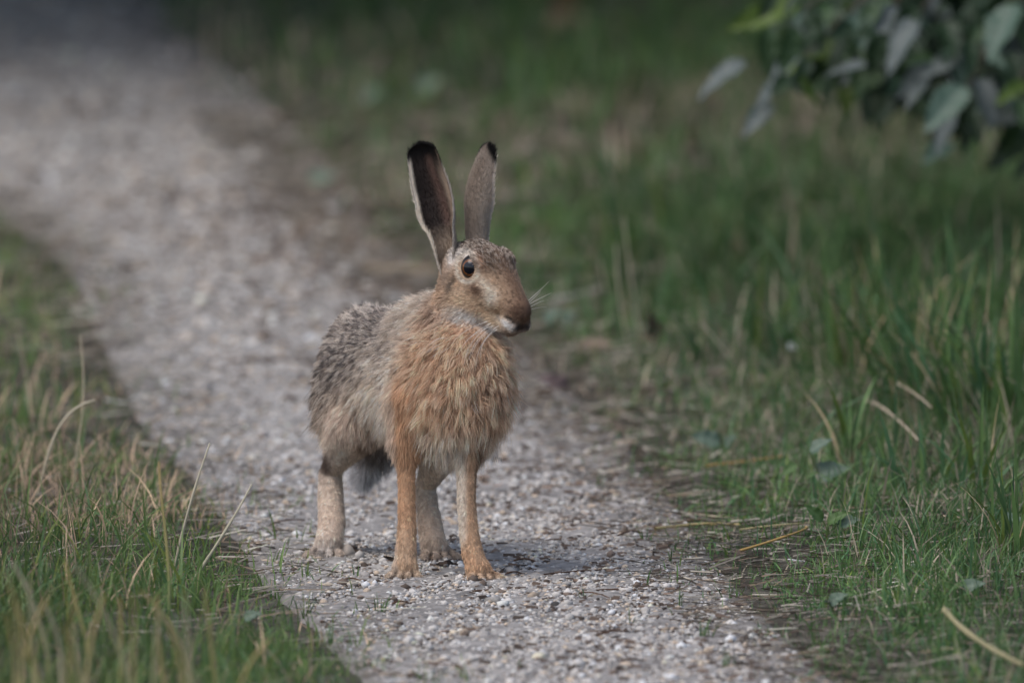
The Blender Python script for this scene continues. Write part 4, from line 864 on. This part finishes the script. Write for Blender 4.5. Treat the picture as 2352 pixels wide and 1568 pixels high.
# ------------------------------------------------------------------ low broadleaf weeds and dead leaves
WEED = {'sage': leaf_mesh('weed_leaf', M_LEAF, (0.105, 0.155, 0.108), (0.15, 0.20, 0.15), wid=0.66, fold=0.14, serr=0.10, seed=8), 'green': leaf_mesh('weed_leaf', M_LEAF, (0.070, 0.135, 0.035), (0.10, 0.17, 0.055), wid=0.5, fold=0.16, serr=0.08, seed=9)}
def weed(px, py, leaves, label, group=None):
    o = G(px, py); e = empty('broadleaf_weed', o); tag(e, label, 'weed', group)
    for (x0, y0), (x1, y1), kind, nr, hz in leaves:
        Yd = o[1]; a = A(x0, y0, Yd); b = A(x1, y1, Yd - 0.01); a[2] = max(a[2], gz(a[0], a[1]) + 0.012) + 0.008; b[2] = max(b[2], gz(b[0], b[1]) + 0.016) + 0.012
        lf = link('leaf', WEED[kind], e); x = unit(b - a); z = unit(np.asarray(nr, float) - x*np.dot(nr, x)); y = np.cross(z, x); L = np.linalg.norm(b - a)
        M = Matrix(((x[0], y[0], z[0], 0), (x[1], y[1], z[1], 0), (x[2], y[2], z[2], 0), (0, 0, 0, 1))) @ Matrix.Scale(L, 4); M.translation = Vector(a) - Vector(o); lf.matrix_basis = M
        stalk('stem', [o - [0, 0, .004], (o + a)/2 + [0, 0, .004], a], .0012, .0008, (0.12, 0.17, 0.06), None, None, mat=M_GRASS, parent=e)
UPN = (-0.1, -0.75, 0.65)
weed(1890, 1130, [((1868, 1112), (1952, 1090), 'sage', UPN, 0), ((1860, 1052), (1910, 1026), 'sage', (-.2, -.6, .8), 0), ((1830, 1080), (1792, 1112), 'green', UPN, 0), ((1850, 1128), (1876, 1165), 'green', UPN, 0)], 'weed with wide crinkled grey-green leaves beside the orange-brown stem')
weed(1650, 1060, [((1655, 1032), (1590, 1016), 'sage', UPN, 0), ((1665, 1040), (1690, 1018), 'sage', UPN, 0), ((1640, 1055), (1620, 1080), 'green', UPN, 0)], 'small weed with one pale arched leaf in the verge behind the stem')
weed(1905, 1240, [((1900, 1215), (1950, 1195), 'green', UPN, 0), ((1890, 1210), (1850, 1180), 'green', UPN, 0), ((1925, 1230), (1975, 1232), 'sage', UPN, 0)], 'low green weed with rounded leaves below the golden slanted stem')
weed(1920, 1425, [((1905, 1400), (1945, 1420), 'sage', UPN, 0), ((1900, 1398), (1900, 1440), 'sage', UPN, 0), ((1930, 1405), (1960, 1390), 'green', UPN, 0)], 'pale-leaved weed close to the bare gravel margin of the path')
weed(2210, 1390, [((2200, 1375), (2160, 1360), 'green', UPN, 0), ((2210, 1378), (2262, 1362), 'sage', UPN, 0), ((2190, 1382), (2215, 1410), 'green', UPN, 0)], 'dark green weed deep in low grass beyond the gravel margin')
weed(2330, 1240, [((2300, 1210), (2352, 1225), 'sage', UPN, 0), ((2310, 1225), (2340, 1262), 'sage', UPN, 0)], 'grey-green weed with two leaves beneath the tallest grass tufts')
weed(1285, 775, [((1250, 752), (1285, 725), 'sage', UPN, 0), ((1288, 752), (1322, 730), 'sage', UPN, 0), ((1280, 765), (1255, 780), 'green', UPN, 0)], 'weed with two pale bluish leaves behind the nose of the hare')
weed(575, 1460, [((560, 1440), (600, 1430), 'sage', UPN, 0), ((575, 1452), (590, 1475), 'sage', UPN, 0)], 'single dark bluish-green weed leaf low in the straw-strewn verge')
weed(755, 440, [((710, 452), (775, 425), 'sage', UPN, 0)], 'far blurred pale weed leaf at the edge of the path')
weed(175, 1470, [((170, 1500), (190, 1430), 'green', UPN, 0), ((180, 1500), (215, 1465), 'green', UPN, 0)], 'green weed growing among the golden straw stalks')
weed(1010, 240, [((960, 222), (1020, 190), 'sage', UPN, 0), ((960, 220), (985, 240), 'green', UPN, 0)], 'far blurred bluish weed behind the upright ears', None)
weed(865, 250, [((830, 240), (890, 222), 'sage', UPN, 0)], 'far blurred bluish weed next to the path bend')
DEADM = {'dark': leaf_mesh('dead_leaf', M_DEAD, (0.032, 0.022, 0.016), (0.05, 0.035, 0.025), wid=0.55, fold=0.35, arch=0.3, seed=11), 'tan': leaf_mesh('dead_leaf', M_DEAD, (0.27, 0.20, 0.15), (0.32, 0.25, 0.18), wid=0.6, fold=0.3, arch=0.35, seed=12), 'plum': leaf_mesh('dead_leaf', M_DEAD, (0.15, 0.105, 0.10), (0.19, 0.14, 0.13), wid=0.65, fold=0.3, arch=0.3, seed=13), 'rust': leaf_mesh('dead_leaf', M_DEAD, (0.11, 0.045, 0.028), (0.15, 0.07, 0.04), wid=0.7, fold=0.4, arch=0.3, seed=14)}
def dead(p0, p1, base_px, kind, nr, label):
    Yd = G(*base_px)[1]; a, b = A(*p0, Yd), A(*p1, Yd - 0.015); o = link('dead_leaf', DEADM[kind]); place(o, a, b - a, nr, np.linalg.norm(b - a)); tag(o, label, 'leaf')
dead((1520, 778), (1488, 718), (1520, 800), 'dark', (-.5, -.8, .3), 'dark brown dead leaf standing on edge in the grass')
dead((1330, 818), (1400, 775), (1360, 810), 'tan', (0, -.6, .8), 'curled tan dead leaf lying in the verge grass')
dead((1300, 905), (1240, 855), (1270, 905), 'plum', (0.2, -.7, .7), 'pinkish-grey dead leaf at the path edge beside the hare')
dead((1262, 915), (1232, 895), (1245, 915), 'rust', (0, -.8, .5), 'small rust-brown dead leaf lying beside the pinkish-grey one')
dead((1060, 1312), (985, 1296), (1020, 1306), 'dark', (0, -.3, .9), 'flat dark dead leaf between the front paws of the hare')
dead((880, 1290), (905, 1282), (890, 1296), 'dark', (0, -.9, .3), 'curled dark dead leaf touching the outer side of a front paw')
dead((1460, 350), (1420, 310), (1440, 350), 'tan', (0, -.8, .5), 'far blurred tan dead leaf in the verge grass')
dead((2140, 1150), (2100, 1140), (2130, 1160), 'tan', (0, -.6, .8), 'small tan dead leaf under tall grass near the shrub')
# white clover head
cp = G(1830, 880); ce = empty('clover_flower', cp); tag(ce, 'single white clover flower head among the grass', 'flower')
ctop = A(1822, 797, cp[1]); stalk('stem', [cp, (cp + ctop)/2 + [.004, 0, 0], ctop], .0012, .0010, (0.12, 0.19, 0.06), None, None, mat=M_GRASS, parent=ce)
n = 60; u_ = RNG.uniform(-0.4, 1, n); ph = RNG.uniform(0, 6.28, n); dv = np.stack([np.sqrt(1 - u_**2)*np.cos(ph), np.sqrt(1 - u_**2)*np.sin(ph), u_], -1)
sdv = unit(np.cross(dv, RNG.normal(0, 1, (n, 3))))*0.0016; V = np.stack([ctop + dv*0.002, ctop + dv*0.006 + sdv, ctop + dv*0.0095, ctop + dv*0.006 - sdv], 1).reshape(-1, 3)
fm = npmesh('petals', V, np.arange(4*n).reshape(n, 4), M_STRAW, np.tile([0.72, 0.72, 0.70], (4*n, 1))); fo = child('petals', fm, ce); fo['kind'] = 'stuff'
# stake far behind in the grass
sp = G(1306, 66); st = empty('wooden_stake', sp); tag(st, 'blurred reddish-brown stake with a pale foot standing far back in the grass', 'stake')
def box_part(name, c, half, col_):
    bm = bmesh.new(); bmesh.ops.create_cube(bm, size=2.0)
    for vv in bm.verts: vv.co = Vector((c[0] + vv.co.x*half[0], c[1] + vv.co.y*half[1], c[2] + vv.co.z*half[2]))
    bmesh.ops.bevel(bm, geom=bm.edges[:], offset=min(half)*0.25, segments=2, affect='EDGES')
    me = bpy.data.meshes.new(name); bm.to_mesh(me); bm.free(); me.materials.append(mat_plain(name, col_, 0.85, 0.2, 0.35, 40, 0.6)); return child(name, me, st)
box_part('post', sp + [0, 0, 0.24], (.026, .022, .22), (0.10, 0.055, 0.035)); box_part('foot', sp + [-0.005, -0.006, 0.012], (.036, .030, .022), (0.30, 0.20, 0.145))

# ------------------------------------------------------------------ unseen trees, crowns placed to shade the far path and the shrub
def tree(x, y, h, cr, label, seed):
    r = np.random.default_rng(seed); z0 = float(gz(np.array(x), np.array(y))); b = np.array([x, y, z0]); t = empty('tree', b); tag(t, label, 'tree', 'unseen trees shading the path and the shrub')
    stalk('trunk', [b - [0, 0, .1], b + [.05, 0, h*.35], b + [-.05, .1, h*.7], b + [0, 0, h]], .16, .04, (0.075, 0.06, 0.045), None, None, mat=M_BARK, parent=t, ns_=12)
    for i in range(9):
        a = r.uniform(0, 6.28); zz = h*r.uniform(.3, .8); e = b + np.array([math.cos(a)*cr*.8, math.sin(a)*cr*.8, zz + r.uniform(.1, .6)])
        stalk('limb', [b + [0, 0, zz], b*0.5 + e*0.5 + [0, 0, zz*0.5*0 + .1 + 0.5*(0)], e], .05, .012, (0.075, 0.06, 0.045), None, None, mat=M_BARK, parent=t, ns_=7)
    n = 14000; cl = r.normal(0, 1, (90, 3)); cl = unit(cl)*r.uniform(.45, 1, (90, 1))*np.array([cr, cr, h*.36]); k = r.integers(0, 90, n)
    p = b + [0, 0, h*.58] + cl[k] + r.normal(0, .26, (n, 3)); p = p[p[:, 2] > z0 + 1.1]; n = len(p)
    dv = unit(r.normal(0, 1, (n, 3)) + [0, 0, -.3]); sv = unit(np.cross(dv, r.normal(0, 1, (n, 3)))); L = r.uniform(.09, .15, n)[:, None]
    V = np.stack([p, p + dv*L*.5 + sv*L*.3, p + dv*L, p + dv*L*.5 - sv*L*.3], 1).reshape(-1, 3); c = np.repeat(np.array([0.045, 0.085, 0.03])*r.lognormal(0, .3, n)[:, None], 4, 0)
    o = child('crown', npmesh('crown', V, np.arange(4*n).reshape(n, 4), M_GRASS, c), t); o['kind'] = 'stuff'
TT = 'unseen tall leafy tree whose spreading crown adds shade to path and shrub'
for i, (x, y, h, cr) in enumerate([(2.7, 4.9, 5.0, 2.0), (-2.5, 11.6, 5.5, 2.3), (2.1, 10.4, 5.5, 2.2), (-3.9, 14.6, 6.0, 3.0), (0.2, 16.2, 6.5, 3.2), (3.0, 12.6, 6.0, 3.0), (-4.6, 10.0, 6.0, 2.9), (3.3, 7.6, 5.5, 2.6), (-1.6, 15.0, 6.5, 2.8)]): tree(x, y, h, cr, TT, 40 + i)  # first tree is added to darken the shrub, the others deepen far shade
